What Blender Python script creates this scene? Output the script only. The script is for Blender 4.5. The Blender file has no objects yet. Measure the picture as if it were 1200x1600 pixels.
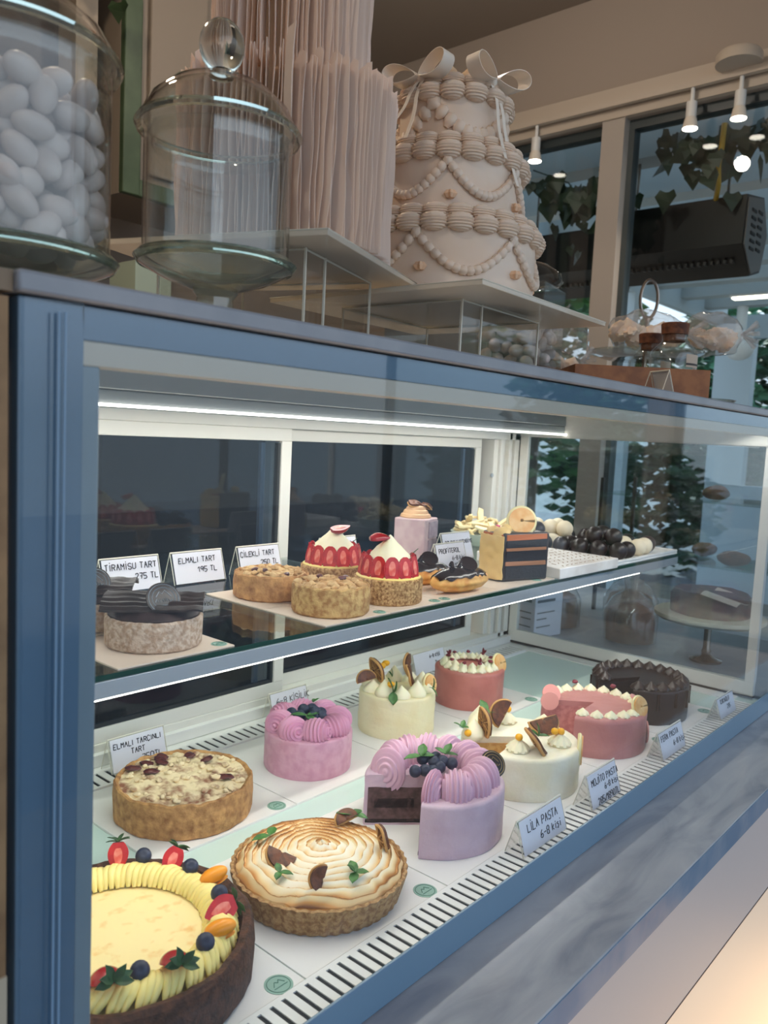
import bpy, bmesh, math, random
from mathutils import Vector, Matrix, noise
R = math.radians
PI = math.pi
random.seed(7)
SC = bpy.context.scene
COL = SC.collection

# ------------------------------------------------------------------ camera
def lin(c):
    return tuple((v / 255 / 12.92 if v / 255 <= .04045 else ((v / 255 + .055) / 1.055) ** 2.4) for v in c)

cam = bpy.data.cameras.new('camera')
cam_o = bpy.data.objects.new('camera', cam)
COL.objects.link(cam_o)
yaw, pitch, roll = 0.711357693, -0.0960859913, 0.0491064133
fw = Vector((math.cos(yaw) * math.cos(pitch), math.sin(yaw) * math.cos(pitch), math.sin(pitch)))
rt = Vector((math.sin(yaw), -math.cos(yaw), 0))
up = rt.cross(fw)
r2 = math.cos(roll) * rt + math.sin(roll) * up
u2 = -math.sin(roll) * rt + math.cos(roll) * up
m = Matrix((r2, u2, -fw)).transposed().to_4x4()
m.translation = (0, -.55, 1.55)
cam_o.matrix_world = m
cam.sensor_fit = 'HORIZONTAL'
cam.sensor_width = 36
cam.lens = 36 * 1254.75 / 1200
cam.clip_start = .02
cam.dof.use_dof = True
cam.dof.focus_distance = 1.2
cam.dof.aperture_fstop = 11
SC.camera = cam_o

# ------------------------------------------------------------------ exposure, world, large lights
vs = SC.view_settings
vs.view_transform = 'Standard'
vs.look = 'None'
vs.gamma = 1
vs.use_curve_mapping = False
vs.exposure = 0
SC.cycles.use_denoising = True
SC.cycles.max_bounces = 14
SC.cycles.transparent_max_bounces = 32
SC.cycles.sample_clamp_indirect = 6
SC.cycles.blur_glossy = .5

W = bpy.data.worlds.new('world')
SC.world = W
W.use_nodes = True
nt = W.node_tree
nt.nodes.clear()
wo = nt.nodes.new('ShaderNodeOutputWorld')
bg = nt.nodes.new('ShaderNodeBackground')
tc = nt.nodes.new('ShaderNodeTexCoord')
sep = nt.nodes.new('ShaderNodeSeparateXYZ')
rp = nt.nodes.new('ShaderNodeValToRGB')
nz = nt.nodes.new('ShaderNodeTexNoise')
nz.inputs['Scale'].default_value = 3
mx = nt.nodes.new('ShaderNodeMix')
mx.data_type = 'RGBA'
nt.links.new(tc.outputs['Generated'], sep.inputs[0])
nt.links.new(tc.outputs['Generated'], nz.inputs['Vector'])
nt.links.new(sep.outputs['Z'], rp.inputs[0])
rp.color_ramp.elements[0].position = 0
rp.color_ramp.elements[0].color = (.36, .42, .46, 1)
rp.color_ramp.elements[1].position = .7
rp.color_ramp.elements[1].color = (.42, .60, .86, 1)
e = rp.color_ramp.elements.new(.2)
e.color = (.78, .90, 1.04, 1)
nt.links.new(rp.outputs[0], bg.inputs[0])
bg.inputs[1].default_value = 1.75
nt.links.new(bg.outputs[0], wo.inputs[0])

def area(name, loc, size, power, color, rot=(0, 0, 0), spread=None):
    l = bpy.data.lights.new(name, 'AREA')
    l.shape = 'RECTANGLE'
    l.size, l.size_y = size
    l.energy = power
    l.color = color
    if spread: l.spread = spread
    o = bpy.data.objects.new(name, l)
    o.location = loc
    o.rotation_euler = rot
    COL.objects.link(o)
    return o

WARMW = (1, .93, .82)
# the display case's own LED strips: rear housing, front header, under the glass shelf
area('led_rear', (1.17, .545, 1.566), (1.66, .012), 4.3, WARMW, (R(8), 0, 0))
area('led_front', (1.17, .014, 1.604), (1.66, .010), 3.7, WARMW, (R(24), 0, 0))
area('led_shelf', (1.05, .213, 1.2565), (1.46, .010), 1.8, WARMW, (R(10), 0, 0))
# warm strip under the counter front
area('led_plinth', (1.4, -.42, .03), (2.4, .02), 9, (1, .60, .28), (R(160), 0, 0))

sun = bpy.data.lights.new('sun', 'SUN')
sun.energy = 4.6
sun.color = (1, .97, .9)
sun.angle = R(6)
sun_o = bpy.data.objects.new('sun', sun)
sun_o.rotation_euler = Vector((.55, .62, .75)).to_track_quat('Z', 'Y').to_euler()
sun_o.location = (8, 8, 9)
COL.objects.link(sun_o)

# ------------------------------------------------------------------ materials
MATS = {}
def mat(name, c, rough=.55, metal=0., c2=None, ns=40., bump=0., bs=60., emit=0., sss=0., coat=0., spec=.5, lo=.4, hi=.62, detail=4, bd=.002):
    if name in MATS: return MATS[name]
    m = bpy.data.materials.new(name)
    m.use_nodes = True
    t = m.node_tree
    b = t.nodes['Principled BSDF']
    b.inputs['Base Color'].default_value = (*lin(c), 1)
    b.inputs['Roughness'].default_value = rough
    b.inputs['Metallic'].default_value = metal
    b.inputs['Specular IOR Level'].default_value = spec
    if coat: b.inputs['Coat Weight'].default_value = coat
    if sss:
        b.inputs['Subsurface Weight'].default_value = sss
        b.inputs['Subsurface Radius'].default_value = (.006, .004, .002)
        b.inputs['Subsurface Scale'].default_value = .5
    if emit:
        b.inputs['Emission Color'].default_value = (*lin(c), 1)
        b.inputs['Emission Strength'].default_value = emit
    if c2 or bump:
        co = t.nodes.new('ShaderNodeTexCoord')
    if c2:
        n = t.nodes.new('ShaderNodeTexNoise')
        n.inputs['Scale'].default_value = ns
        n.inputs['Detail'].default_value = detail
        r = t.nodes.new('ShaderNodeValToRGB')
        r.color_ramp.elements[0].position = lo
        r.color_ramp.elements[1].position = hi
        r.color_ramp.elements[0].color = (*lin(c), 1)
        r.color_ramp.elements[1].color = (*lin(c2), 1)
        t.links.new(co.outputs['Object'], n.inputs['Vector'])
        t.links.new(n.outputs['Fac'], r.inputs[0])
        t.links.new(r.outputs[0], b.inputs['Base Color'])
    if bump:
        n2 = t.nodes.new('ShaderNodeTexNoise')
        n2.inputs['Scale'].default_value = bs
        n2.inputs['Detail'].default_value = 5
        bp = t.nodes.new('ShaderNodeBump')
        bp.inputs['Strength'].default_value = bump
        bp.inputs['Distance'].default_value = bd
        t.links.new(co.outputs['Object'], n2.inputs['Vector'])
        t.links.new(n2.outputs['Fac'], bp.inputs['Height'])
        t.links.new(bp.outputs[0], b.inputs['Normal'])
    MATS[name] = m
    return m

def thin(name, tint=(1, 1, 1), ior=1.5, rough=.0, gloss=1.0, haze=0., hcol=(1, 1, 1)):
    """thin clear sheet: straight-through light plus a Fresnel reflection, optionally some milky diffuse"""
    m = bpy.data.materials.new(name)
    m.use_nodes = True
    t = m.node_tree
    t.nodes.clear()
    o = t.nodes.new('ShaderNodeOutputMaterial')
    tr = t.nodes.new('ShaderNodeBsdfTransparent')
    tr.inputs[0].default_value = (*tint, 1)
    gl = t.nodes.new('ShaderNodeBsdfGlossy')
    gl.inputs['Roughness'].default_value = rough
    fr = t.nodes.new('ShaderNodeLayerWeight')
    fr.inputs[0].default_value = .5
    pw = t.nodes.new('ShaderNodeMath')
    pw.operation = 'POWER'
    pw.inputs[1].default_value = 5
    mu = t.nodes.new('ShaderNodeMath')
    mu.operation = 'MULTIPLY_ADD'
    f0 = ((ior - 1) / (ior + 1)) ** 2
    mu.inputs[1].default_value = (1 - f0) * gloss
    mu.inputs[2].default_value = f0 * gloss
    ms = t.nodes.new('ShaderNodeMixShader')
    t.links.new(fr.outputs['Facing'], pw.inputs[0])
    t.links.new(pw.outputs[0], mu.inputs[0])
    t.links.new(mu.outputs[0], ms.inputs[0])
    base = tr.outputs[0]
    if haze:
        d = t.nodes.new('ShaderNodeBsdfDiffuse')
        d.inputs[0].default_value = (*hcol, 1)
        tl = t.nodes.new('ShaderNodeBsdfTranslucent')
        tl.inputs[0].default_value = (*hcol, 1)
        a = t.nodes.new('ShaderNodeMixShader')
        a.inputs[0].default_value = .5
        t.links.new(d.outputs[0], a.inputs[1])
        t.links.new(tl.outputs[0], a.inputs[2])
        h = t.nodes.new('ShaderNodeMixShader')
        h.inputs[0].default_value = haze
        t.links.new(tr.outputs[0], h.inputs[1])
        t.links.new(a.outputs[0], h.inputs[2])
        base = h.outputs[0]
    t.links.new(base, ms.inputs[1])
    t.links.new(gl.outputs[0], ms.inputs[2])
    t.links.new(ms.outputs[0], o.inputs[0])
    MATS[name] = m
    return m

def solidglass(name, tint=(.93, .97, .95), ior=1.5):
    m = bpy.data.materials.new(name)
    m.use_nodes = True
    t = m.node_tree
    t.nodes.clear()
    o = t.nodes.new('ShaderNodeOutputMaterial')
    g = t.nodes.new('ShaderNodeBsdfGlass')
    g.inputs['Color'].default_value = (*tint, 1)
    g.inputs['IOR'].default_value = ior
    g.inputs['Roughness'].default_value = 0
    t.links.new(g.outputs[0], o.inputs[0])
    MATS[name] = m
    return m

GLASS_FRONT = thin('front_glass', (.93, .97, 1), 1.5, 0, .95)
GLASS_PANE = thin('pane_glass', (.92, .96, .97), 1.5, 0, 1)
GLASS_SASH = thin('reflection_tint_glass', (.56, .64, .72), 1.5, 0, 1)  # dark blue tint stands in for outdoor reflections in the rear panes
GLASS_JAR = thin('jar_glass', (.955, .965, .955), 1.52, .02, 1.4)
GLASS_THICK = thin('thick_glass', (.90, .93, .88), 1.6, .04, 2.0, .12, (.82, .84, .74))  # yellow-green haze stands in for bright reflections in thick glass parts
GLASS_BAG = thin('cellophane', (.95, .95, .95), 1.6, .05, 1.4, .16, (.9, .85, .82))
ACRYL = thin('acrylic_sheet', (.96, .96, .95), 1.49, .02, 1.0)
ACRYL_TOP = thin('acrylic_plate', (.95, .94, .9), 1.49, .05, 1, .74, (.95, .88, .76))  # cream haze stands in for warm slab light reflecting on the underside
ACRYL_EDGE = mat('acrylic_edge', (222, 216, 200), .3)
SHELF_GLASS = thin('shelf_glass', (.9, .96, .93), 1.5, 0, 1)
CLEAR = solidglass('clear_glass')
GREEN_EDGE = mat('green_glass_edge', (10, 52, 36), .12)
BLUE = mat('blue_paint', (88, 112, 132), .16, coat=.5)
BLUE_L = mat('pale_blue_paint', (128, 140, 146), .25)
CREAMF = mat('led_lit_frame', (206, 188, 166), .35)  # beige of header aluminium under the LED light, put into the colour
SLAB = mat('slab_stone', (146, 150, 158), .3, c2=(132, 138, 148), ns=14)
ALU = mat('white_aluminium', (226, 222, 214), .38)
ALU2 = mat('brushed_aluminium', (168, 174, 180), .32, .35)
HOUS = mat('housing_grey', (150, 156, 158), .38, .2)
DECKW = mat('white_deck', (206, 226, 218), .25)
WHITE = mat('white_enamel', (232, 230, 226), .35)
DARK = mat('dark_slot', (11, 10, 10), .7)
LEDM = mat('led_diffuser', (255, 244, 228), .5, emit=4.5)
GASKET = mat('rubber_gasket', (30, 32, 34), .6)
CARD = mat('white_card', (236, 232, 228), .5)
CARD2 = mat('kraft_card', (214, 196, 178), .6)
PAPER = mat('white_paper', (226, 224, 232), .6)
INK = mat('black_ink', (24, 22, 34), .6)
STICK = mat('green_sticker', (142, 176, 160), .5)
STICKD = mat('green_print', (88, 132, 114), .5)
WOOD = mat('oak_wood', (160, 100, 54), .5, c2=(132, 78, 40), ns=30, bump=.2)

# ------------------------------------------------------------------ mesh helper
class G:
    def __init__(s): s.bm = bmesh.new()
    def box(s, x0, x1, y0, y1, z0, z1, M=None):
        vs_ = [s.bm.verts.new((x, y, z)) for x in (x0, x1) for y in (y0, y1) for z in (z0, z1)]
        for f in ((0, 1, 3, 2), (4, 6, 7, 5), (0, 4, 5, 1), (2, 3, 7, 6), (0, 2, 6, 4), (1, 5, 7, 3)):
            s.bm.faces.new([vs_[i] for i in f])
        if M is not None:
            for v in vs_: v.co = M @ v.co
        return s
    def lathe(s, prof, n=48, c=(0, 0, 0), a0=0, a1=2 * PI, fn=None, close=False):
        full = abs(a1 - a0 - 2 * PI) < 1e-6
        k = n if full else n + 1
        rows = []
        for i in range(k):
            a = a0 + (a1 - a0) * i / n
            row = []
            for j, (r, z) in enumerate(prof):
                if fn: r, z = fn(a, r, z, j)
                row.append(s.bm.verts.new((c[0] + r * math.cos(a), c[1] + r * math.sin(a), c[2] + z)))
            rows.append(row)
        for i in range(n):
            A, B = rows[i], rows[(i + 1) % k]
            for j in range(len(prof) - 1):
                s.bm.faces.new((A[j], B[j], B[j + 1], A[j + 1]))
            if close: s.bm.faces.new((A[-1], B[-1], B[0], A[0]))
        if not full:
            for row in (rows[0], rows[-1]):
                try: s.bm.faces.new(row)
                except Exception: pass
        return s
    def tube(s, pts, r=.002, n=8, closed=False, flat=1.):
        pts = [Vector(p) for p in pts]
        rr = r if isinstance(r, (list, tuple)) else [r] * len(pts)
        rings = []
        N = len(pts)
        prev = None
        for i, p in enumerate(pts):
            if closed: d = pts[(i + 1) % N] - pts[i - 1]
            else: d = pts[min(i + 1, N - 1)] - pts[max(i - 1, 0)]
            if d.length < 1e-9: d = Vector((0, 0, 1))
            d.normalize()
            if prev is None:
                a = d.cross(Vector((0, 0, 1)))
                if a.length < .1: a = d.cross(Vector((1, 0, 0)))
            else:
                a = prev - d * prev.dot(d)
            a.normalize()
            b = d.cross(a)
            prev = a
            rings.append([s.bm.verts.new(p + a * math.cos(2 * PI * k / n) * rr[i] + b * math.sin(2 * PI * k / n) * rr[i] * flat) for k in range(n)])
        for i in range(N if closed else N - 1):
            A, B = rings[i], rings[(i + 1) % N]
            for k in range(n):
                s.bm.faces.new((A[k], A[(k + 1) % n], B[(k + 1) % n], B[k]))
        if not closed:
            s.bm.faces.new(rings[0][::-1])
            s.bm.faces.new(rings[-1])
        return s
    def ball(s, c, rad, M=None, u=16, v=10, fn=None):
        """ellipsoid; fn(theta, phi) multiplies the radius"""
        if not isinstance(rad, (tuple, list)): rad = (rad,) * 3
        M = M or Matrix.Identity(3)
        c = Vector(c)
        rows = []
        for j in range(v + 1):
            ph = PI * j / v
            row = []
            for i in range(u if 0 < j < v else 1):
                th = 2 * PI * i / u
                k = fn(th, ph) if fn else 1
                p = Vector((rad[0] * math.sin(ph) * math.cos(th) * k, rad[1] * math.sin(ph) * math.sin(th) * k, rad[2] * math.cos(ph) * k))
                row.append(s.bm.verts.new(c + M @ p))
            rows.append(row)
        for j in range(v):
            A, B = rows[j], rows[j + 1]
            for i in range(u):
                a0, a1 = A[i % len(A)], A[(i + 1) % len(A)]
                b0, b1 = B[i % len(B)], B[(i + 1) % len(B)]
                f = [a0]
                for w in (b0, b1, a1):
                    if w not in f: f.append(w)
                s.bm.faces.new(f)
        return s
    def prism(s, out, z0, z1, M=None):
        a = [s.bm.verts.new((x, y, z0)) for x, y in out]
        b = [s.bm.verts.new((x, y, z1)) for x, y in out]
        n = len(out)
        s.bm.faces.new(a[::-1])
        s.bm.faces.new(b)
        for i in range(n): s.bm.faces.new((a[i], a[(i + 1) % n], b[(i + 1) % n], b[i]))
        if M is not None:
            for v in a + b: v.co = M @ v.co
        return s
    def grid(s, fn, nu, nv, thick=0.):
        """surface fn(u,v)->Vector; thick adds a second skin along the normal"""
        P = [[Vector(fn(i / nu, j / nv)) for j in range(nv + 1)] for i in range(nu + 1)]
        V = [[s.bm.verts.new(p) for p in row] for row in P]
        for i in range(nu):
            for j in range(nv):
                s.bm.faces.new((V[i][j], V[i + 1][j], V[i + 1][j + 1], V[i][j + 1]))
        if thick:
            V2 = []
            for i in range(nu + 1):
                row = []
                for j in range(nv + 1):
                    du = P[min(i + 1, nu)][j] - P[max(i - 1, 0)][j]
                    dv = P[i][min(j + 1, nv)] - P[i][max(j - 1, 0)]
                    nn = du.cross(dv)
                    if nn.length > 1e-12: nn.normalize()
                    row.append(s.bm.verts.new(P[i][j] - nn * thick))
                V2.append(row)
            for i in range(nu):
                for j in range(nv):
                    s.bm.faces.new((V2[i][j], V2[i][j + 1], V2[i + 1][j + 1], V2[i + 1][j]))
            for i in range(nu):
                s.bm.faces.new((V[i][0], V2[i][0], V2[i + 1][0], V[i + 1][0]))
                s.bm.faces.new((V[i][nv], V[i + 1][nv], V2[i + 1][nv], V2[i][nv]))
            for j in range(nv):
                s.bm.faces.new((V[0][j], V[0][j + 1], V2[0][j + 1], V2[0][j]))
                s.bm.faces.new((V[nu][j], V2[nu][j], V2[nu][j + 1], V[nu][j + 1]))
        return s
    def rough(s, amp, sc=60, seed=0):
        for v in s.bm.verts:
            v.co += Vector(noise.noise_vector(v.co * sc + Vector((seed * 7.1, seed * 3.3, 0)))) * amp
        return s
    def out(s, name, m, parent=None, smooth=True, bev=0., ang=40, loc=None, rz=0):
        bmesh.ops.remove_doubles(s.bm, verts=s.bm.verts, dist=1e-6)
        bmesh.ops.recalc_face_normals(s.bm, faces=s.bm.faces)
        me = bpy.data.meshes.new(name)
        s.bm.to_mesh(me)
        s.bm.free()
        me.materials.append(m)
        if smooth:
            me.polygons.foreach_set('use_smooth', [True] * len(me.polygons))
            try: me.set_sharp_from_angle(angle=R(ang))
            except Exception: pass
        o = bpy.data.objects.new(name, me)
        COL.objects.link(o)
        if bev:
            b = o.modifiers.new('bevel', 'BEVEL')
            b.width = bev
            b.segments = 2
            b.limit_method = 'ANGLE'
        if parent: o.parent = parent
        if loc: o.location = loc
        if rz: o.rotation_euler.z = rz
        return o

def tag(o, label, cat, group=None, kind=None):
    o['label'] = label
    o['category'] = cat
    if group: o['group'] = group
    if kind: o['kind'] = kind
    return o

def thing(name, label, cat, loc=(0, 0, 0), rz=0., group=None):
    o = bpy.data.objects.new(name, None)
    o.empty_display_size = .02
    COL.objects.link(o)
    o.location = loc
    o.rotation_euler = (0, 0, rz)
    return tag(o, label, cat, group)

def struct(name, g, m, bev=0., **k):
    o = g.out(name, m, None, bev=bev, **k)
    o['kind'] = 'structure'
    return o

def dup(root, loc=None, rot=None, label=None, group=None, scale=None):
    def cp(o, par):
        c = o.copy()
        COL.objects.link(c)
        if par: c.parent = par
        for ch in [x for x in o.children]: cp(ch, c)
        return c
    r = cp(root, None)
    if loc is not None: r.location = loc
    if rot is not None: r.rotation_euler = rot if not isinstance(rot, (int, float)) else (0, 0, rot)
    if scale is not None: r.scale = scale if not isinstance(scale, (int, float)) else (scale,) * 3
    if label: r['label'] = label
    if group: r['group'] = group
    return r

def frame_z(d, x=None):
    """3x3 with +Z along d"""
    d = Vector(d).normalized()
    return d.to_track_quat('Z', 'Y').to_matrix()

# ================================================================== the room
WALLM = mat('wall_paint', (168, 154, 142), .8)
CEIL = mat('ceiling_paint', (150, 138, 126), .85)
TRIMM = mat('trim_paint', (196, 182, 166), .6)
POSTM = mat('post_paint', (176, 166, 156), .55)
FLOORM = mat('floor_tile', (150, 138, 122), .5, c2=(132, 120, 106), ns=6)
GREENC = mat('green_cabinet_paint', (58, 76, 54), .5, c2=(72, 90, 66), ns=8)
BEIGE = mat('beige_panel', (140, 128, 116), .6)
DKWOOD = mat('dark_wood', (52, 36, 26), .5, c2=(38, 26, 20), ns=12)
ST_ = mat('steel', (150, 140, 132), .2, .9)
PORCHW = mat('porch_white', (186, 196, 200), .5)
PORCHW2 = mat('porch_beam', (170, 176, 176), .5)
BLACKM = mat('black_metal', (20, 19, 19), .45, .3)

XW = 3.4
struct('floor', G().box(-2.2, 9, -2.5, 3.2, -.05, 0), FLOORM)
struct('ceiling', G().box(-2.2, XW, -2.5, 3.2, 3.52, 3.6), CEIL)
struct('wall_left', G().box(-2.3, -2.2, -2.5, 3.2, 0, 3.52), WALLM)
struct('wall_back', G().box(-2.2, XW, 3.0, 3.1, 0, 3.52), WALLM)
# right wall: window wall with header, posts and low sill
g = G()
g.box(XW, XW + .14, -2.5, 3.0, 2.97, 3.52)
g.box(XW, XW + .14, 2.05, 3.0, 0, 2.97)
g.box(XW, XW + .14, -2.5, 2.05, 0, .75)
struct('wall_right', g, WALLM)
struct('trim_1', G().box(XW - .03, XW, -2.5, 3.0, 2.97, 3.03).box(XW - .05, XW, -2.5, 3.0, 3.03, 3.055).box(XW - .03, XW, -2.5, 3.0, 3.055, 3.10), TRIMM)
struct('trim_2', G().box(XW - .02, XW + .1, 1.095, 1.20, .75, 2.97), POSTM)
struct('trim_3', G().box(XW - .02, XW + .1, -.95, -.85, .75, 2.97), POSTM)
for n, (a, b) in enumerate(((1.20, 2.05), (-.85, 1.095), (-2.5, -.95))):
    g = G()
    for y0, y1, z0, z1 in ((a, b, 2.93, 2.97), (a, b, .75, .80), (a, a + .025, .8, 2.93), (b - .025, b, .8, 2.93)):
        g.box(XW + .03, XW + .09, y0, y1, z0, z1)
    w = struct('window_%d' % (n + 1), g, mat('window_frame_dark', (58, 66, 68), .4))
    G().box(XW + .055, XW + .061, a + .025, b - .025, .8, 2.93).out('pane', GLASS_PANE, w)

# ceiling spotlights on a track along the window wall
g = G().box(XW - .075, XW - .05, -2.2, 2.4, 3.005, 3.03)
tag(g.out('lighting_track', TRIMM, None), 'long pale spotlight track below the ceiling trim by the windows', 'track')
GLOW = mat('bulb_glow', (255, 244, 226), .4, emit=14)
tr0 = thing('track_spotlight', '', 'spotlight', (XW - .06, .64, 3.0))
G().lathe([(.0, 0), (.008, 0), (.008, -.05), (.021, -.055), (.021, -.115), (.0, -.115)], 16).out('lamp_body', WHITE, tr0)
G().lathe([(.02, -.115), (.024, -.122), (.031, -.158), (.028, -.158)], 18).out('reflector', mat('milky_reflector', (238, 228, 214), .3), tr0)
G().lathe([(.0, -.157), (.029, -.157), (.029, -.160), (0, -.160)], 18).out('bulb', GLOW, tr0)
SL = ['small white spotlight lit at far right under the track base', 'small white spotlight lit on the track right of the window post',
      'small white spotlight lit on the track just right of the white tiered cake']
TRK = [(.600, 3.005), (.790, 3.005), (1.510, 3.005)]
for i, (y, z) in enumerate(TRK):
    o = tr0 if i == 0 else dup(tr0)
    o.location = (XW - .06, y, z)
    tag(o, SL[i], 'spotlight', 'spotlights on the track')
    l = bpy.data.lights.new('spot', 'SPOT')
    l.energy = 14
    l.color = (1, .82, .62)
    l.spot_size = R(95)
    l.spot_blend = .7
    l.shadow_soft_size = .03
    lo = bpy.data.objects.new('spot', l)
    lo.location = (XW - .06, y, z - .17)
    COL.objects.link(lo)
b = G().lathe([(0, 0), (.075, 0), (.085, -.012), (.085, -.045), (0, -.045)], 28).out('track_canopy', TRIMM, None, loc=(XW - .11, .60, 3.075))
tag(b, 'round pale ceiling canopy that feeds the spotlight track', 'canopy')
# unseen warm point lights added above the frame to brighten room and wafer cake
def roomlight(loc, e, c=(1, .88, .75), s=.12):
    l = bpy.data.lights.new('warm_fill', 'POINT')
    l.energy = e
    l.color = c
    l.shadow_soft_size = s
    o = bpy.data.objects.new('warm_fill', l)
    o.location = loc
    COL.objects.link(o)
roomlight((.75, 1.15, 2.75), 24, (1, .80, .58), s=.04)
roomlight((2.0, 1.1, 3.2), 16, s=.04)
roomlight((-.6, -.2, 3.2), 18, s=.04)

# ------------------------------------------------------------------ back cabinets, left
YB = 2.2
cab = thing('wall_cabinet', 'tall green framed cabinet with beige door panels behind the glass jars', 'cabinet', (1.62, YB, 2.38))
G().box(0, .62, .0, .35, 0, 1.1).out('body', BEIGE, cab)
g = G()
g.box(0, .07, -.03, 0, 0, 1.1).box(.40, .50, -.03, 0, 0, 1.1).box(.07, .40, -.03, 0, 0, .06)
g.out('door_frame', GREENC, cab, bev=.004)
G().box(.11, .36, -.022, -.002, .09, 1.1).out('door_panel', BEIGE, cab, bev=.006)
tag(G().box(1.44, 1.52, YB - .02, YB + .3, .0, 3.5).out('cabinet_upright', mat('pale_upright', (150, 138, 124), .6), None), 'pale narrow upright board left of the green cabinet', 'upright')
tag(G().box(.9, 1.44, YB + .1, YB + .3, .0, 3.5).out('wood_partition', DKWOOD, None), 'dark brown partition behind the jar of sugared almonds', 'partition')
# back counter with dark shelf fronts and stacked boxes
bc = thing('back_counter', 'low dark work counter with pale top behind the display case', 'counter', (1.2, 1.55, 0))
G().box(0, 2.0, 0, .6, 0, 1.80).out('carcass', DKWOOD, bc)
G().box(-.02, 2.02, -.03, .62, 1.80, 1.83).out('worktop', mat('cream_worktop', (186, 170, 150), .5), bc)
gb = tag(G().box(0, .13, 0, .15, 0, .22).out('tea_tin', mat('mint_tin', (150, 164, 150), .5), None, loc=(1.40, 1.72, 1.83)), 'mint green tin standing under the green cabinet', 'tin')
G().tube([(.05, -.001, .10), (.07, -.001, .09), (.09, -.001, .095)], .0015, 6).out('printed_line', INK, gb)
PINKB = mat('pink_box', (206, 172, 152), .7)
for i, (x, y, z, w, h, l) in enumerate(((.62, .62, 1.643, .34, .05, 'long pink cake box lying lowest behind the empty glass jar'),
                                        (.60, .64, 1.694, .34, .035, 'flat white cake box on the pink box behind the empty jar'))):
    tag(G().box(0, w, 0, .24, 0, h).out('cake_box', (PINKB, PAPER)[i], None, loc=(x, y, z), bev=.002), l, 'box')

# ------------------------------------------------------------------ porch outside the window wall
for i in range(8):
    x = 3.87 + i * .62
    struct('beam_%d' % i, G().box(x, x + .16, -2.5, 2.45, 2.96, 3.14), PORCHW2)
PRF = bpy.data.materials.new('porch_roof_sheet')
PRF.use_nodes = True
t = PRF.node_tree
t.nodes.clear()
o = t.nodes.new('ShaderNodeOutputMaterial')
d1 = t.nodes.new('ShaderNodeBsdfDiffuse')
d1.inputs[0].default_value = (.72, .78, .8, 1)
d2 = t.nodes.new('ShaderNodeBsdfTranslucent')
d2.inputs[0].default_value = (.72, .8, .84, 1)
ms = t.nodes.new('ShaderNodeMixShader')
ms.inputs[0].default_value = .55
t.links.new(d1.outputs[0], ms.inputs[1])
t.links.new(d2.outputs[0], ms.inputs[2])
t.links.new(ms.outputs[0], o.inputs[0])
struct('roof_porch', G().box(XW + .14, 9, -2.5, 2.45, 3.14, 3.16), PRF)
struct('wall_porch', G().box(8.8, 8.9, -2.6, 2.5, 0, 1.2).box(8.8, 8.9, -2.6, 2.5, 2.72, 2.96).box(8.78, 8.92, 2.12, 2.5, 1.2, 2.72).box(8.78, 8.92, .35, .5, 1.2, 2.72), PORCHW)
struct('trim_4', G().box(XW + .14, 8.9, 2.45, 2.52, 2.86, 3.16).box(6.6, 6.7, 2.45, 2.53, 0, 2.86), PORCHW)
LAMPM = mat('porch_lamp_glow', (255, 240, 214), .4, emit=5)
for i, (x, y, z, l) in enumerate(((6.43, 1.80, 2.94, 'short white light bar under the porch roof just below the black heater'), (7.67, 1.84, 2.94, 'short white light bar on the porch roof further from the heater, lower in the window'))):
    t = thing('light_bar', l, 'light', (x, y, z), 0, 'light bars on the porch ceiling')
    G().box(-.06, .06, -.17, .17, 0, .02).out('housing', WHITE, t)
    G().box(-.045, .045, -.16, .16, -.018, 0).out('diffuser', LAMPM, t, bev=.008)
for i, (ya, yb, l, e) in enumerate(((.70, 1.40, 'black slotted patio heater hung outside the right hand window', 1), (1.44, 2.1, 'black slotted patio heater hung outside the narrow left window pane', 0))):
    x0 = 3.95 if i == 0 else 4.15
    h = thing('patio_heater', l, 'heater', (x0, ya, 2.38), 0, 'black patio heaters')
    L = yb - ya
    prof = [(-.14, .1), (-.12, .32), (.12, .36), (.2, .2), (.14, .02), (0, -.02)]
    gg = G()
    a = [gg.bm.verts.new((x, 0, z)) for x, z in prof]
    c = [gg.bm.verts.new((x, L, z)) for x, z in prof]
    gg.bm.faces.new(a)
    gg.bm.faces.new(c[::-1])
    for k in range(6): gg.bm.faces.new((a[k], a[(k + 1) % 6], c[(k + 1) % 6], c[k]))
    gg.out('shell', BLACKM, h, smooth=False)
    gg = G()
    for k in range(int(L / .03)):
        gg.box(-.09, -.02, .05 + k * .03, .062 + k * .03, .03, .045)
    gg.out('slot_row', mat('heater_slots', (52, 48, 46), .5), h)
    gg = G().prism([(-.125, .10), (-.105, .31), (.10, .35), (.185, .2), (.13, .03), (0, -.01)], 0, .006, Matrix(((1, 0, 0, 0), (0, 0, -1, -.001), (0, 1, 0, 0), (0, 0, 0, 1))))
    ep = gg.out('end_plate', mat('grey_endplate', (110, 104, 100), .5, .3), h)
    gg = G()
    for k in range(6):
        for q in range(2):
            gg.box(-.06 + q * .09, .0 + q * .09, -.011, -.0071, .09 + k * .034 + q * .01, .103 + k * .034 + q * .01)
    gg.out('vent_slots', DARK, ep)
    xr, ze = ((.0, .58), (.03, .76))[i]
    for yy in (.18 * L, .82 * L): G().tube([(xr, yy, .22), (xr, yy, ze)], .008, 8).out('hanger_rod', ST_, h)
t = G().tube([(3.68, .775, 2.97), (3.68, .778, 2.87), (3.69, .79, 2.80), (3.74, .80, 2.73), (3.86, .85, 2.69)], .012, 10).out('yellow_cable', mat('yellow_pvc', (196, 150, 30), .4), None)
tag(t, 'yellow cable dropping from the porch roof to the black heater', 'cable')
cm = thing('security_camera', 'white dome camera on the porch wall at right of the cork bottles', 'camera', (8.28, 2.10, 2.56))
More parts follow.
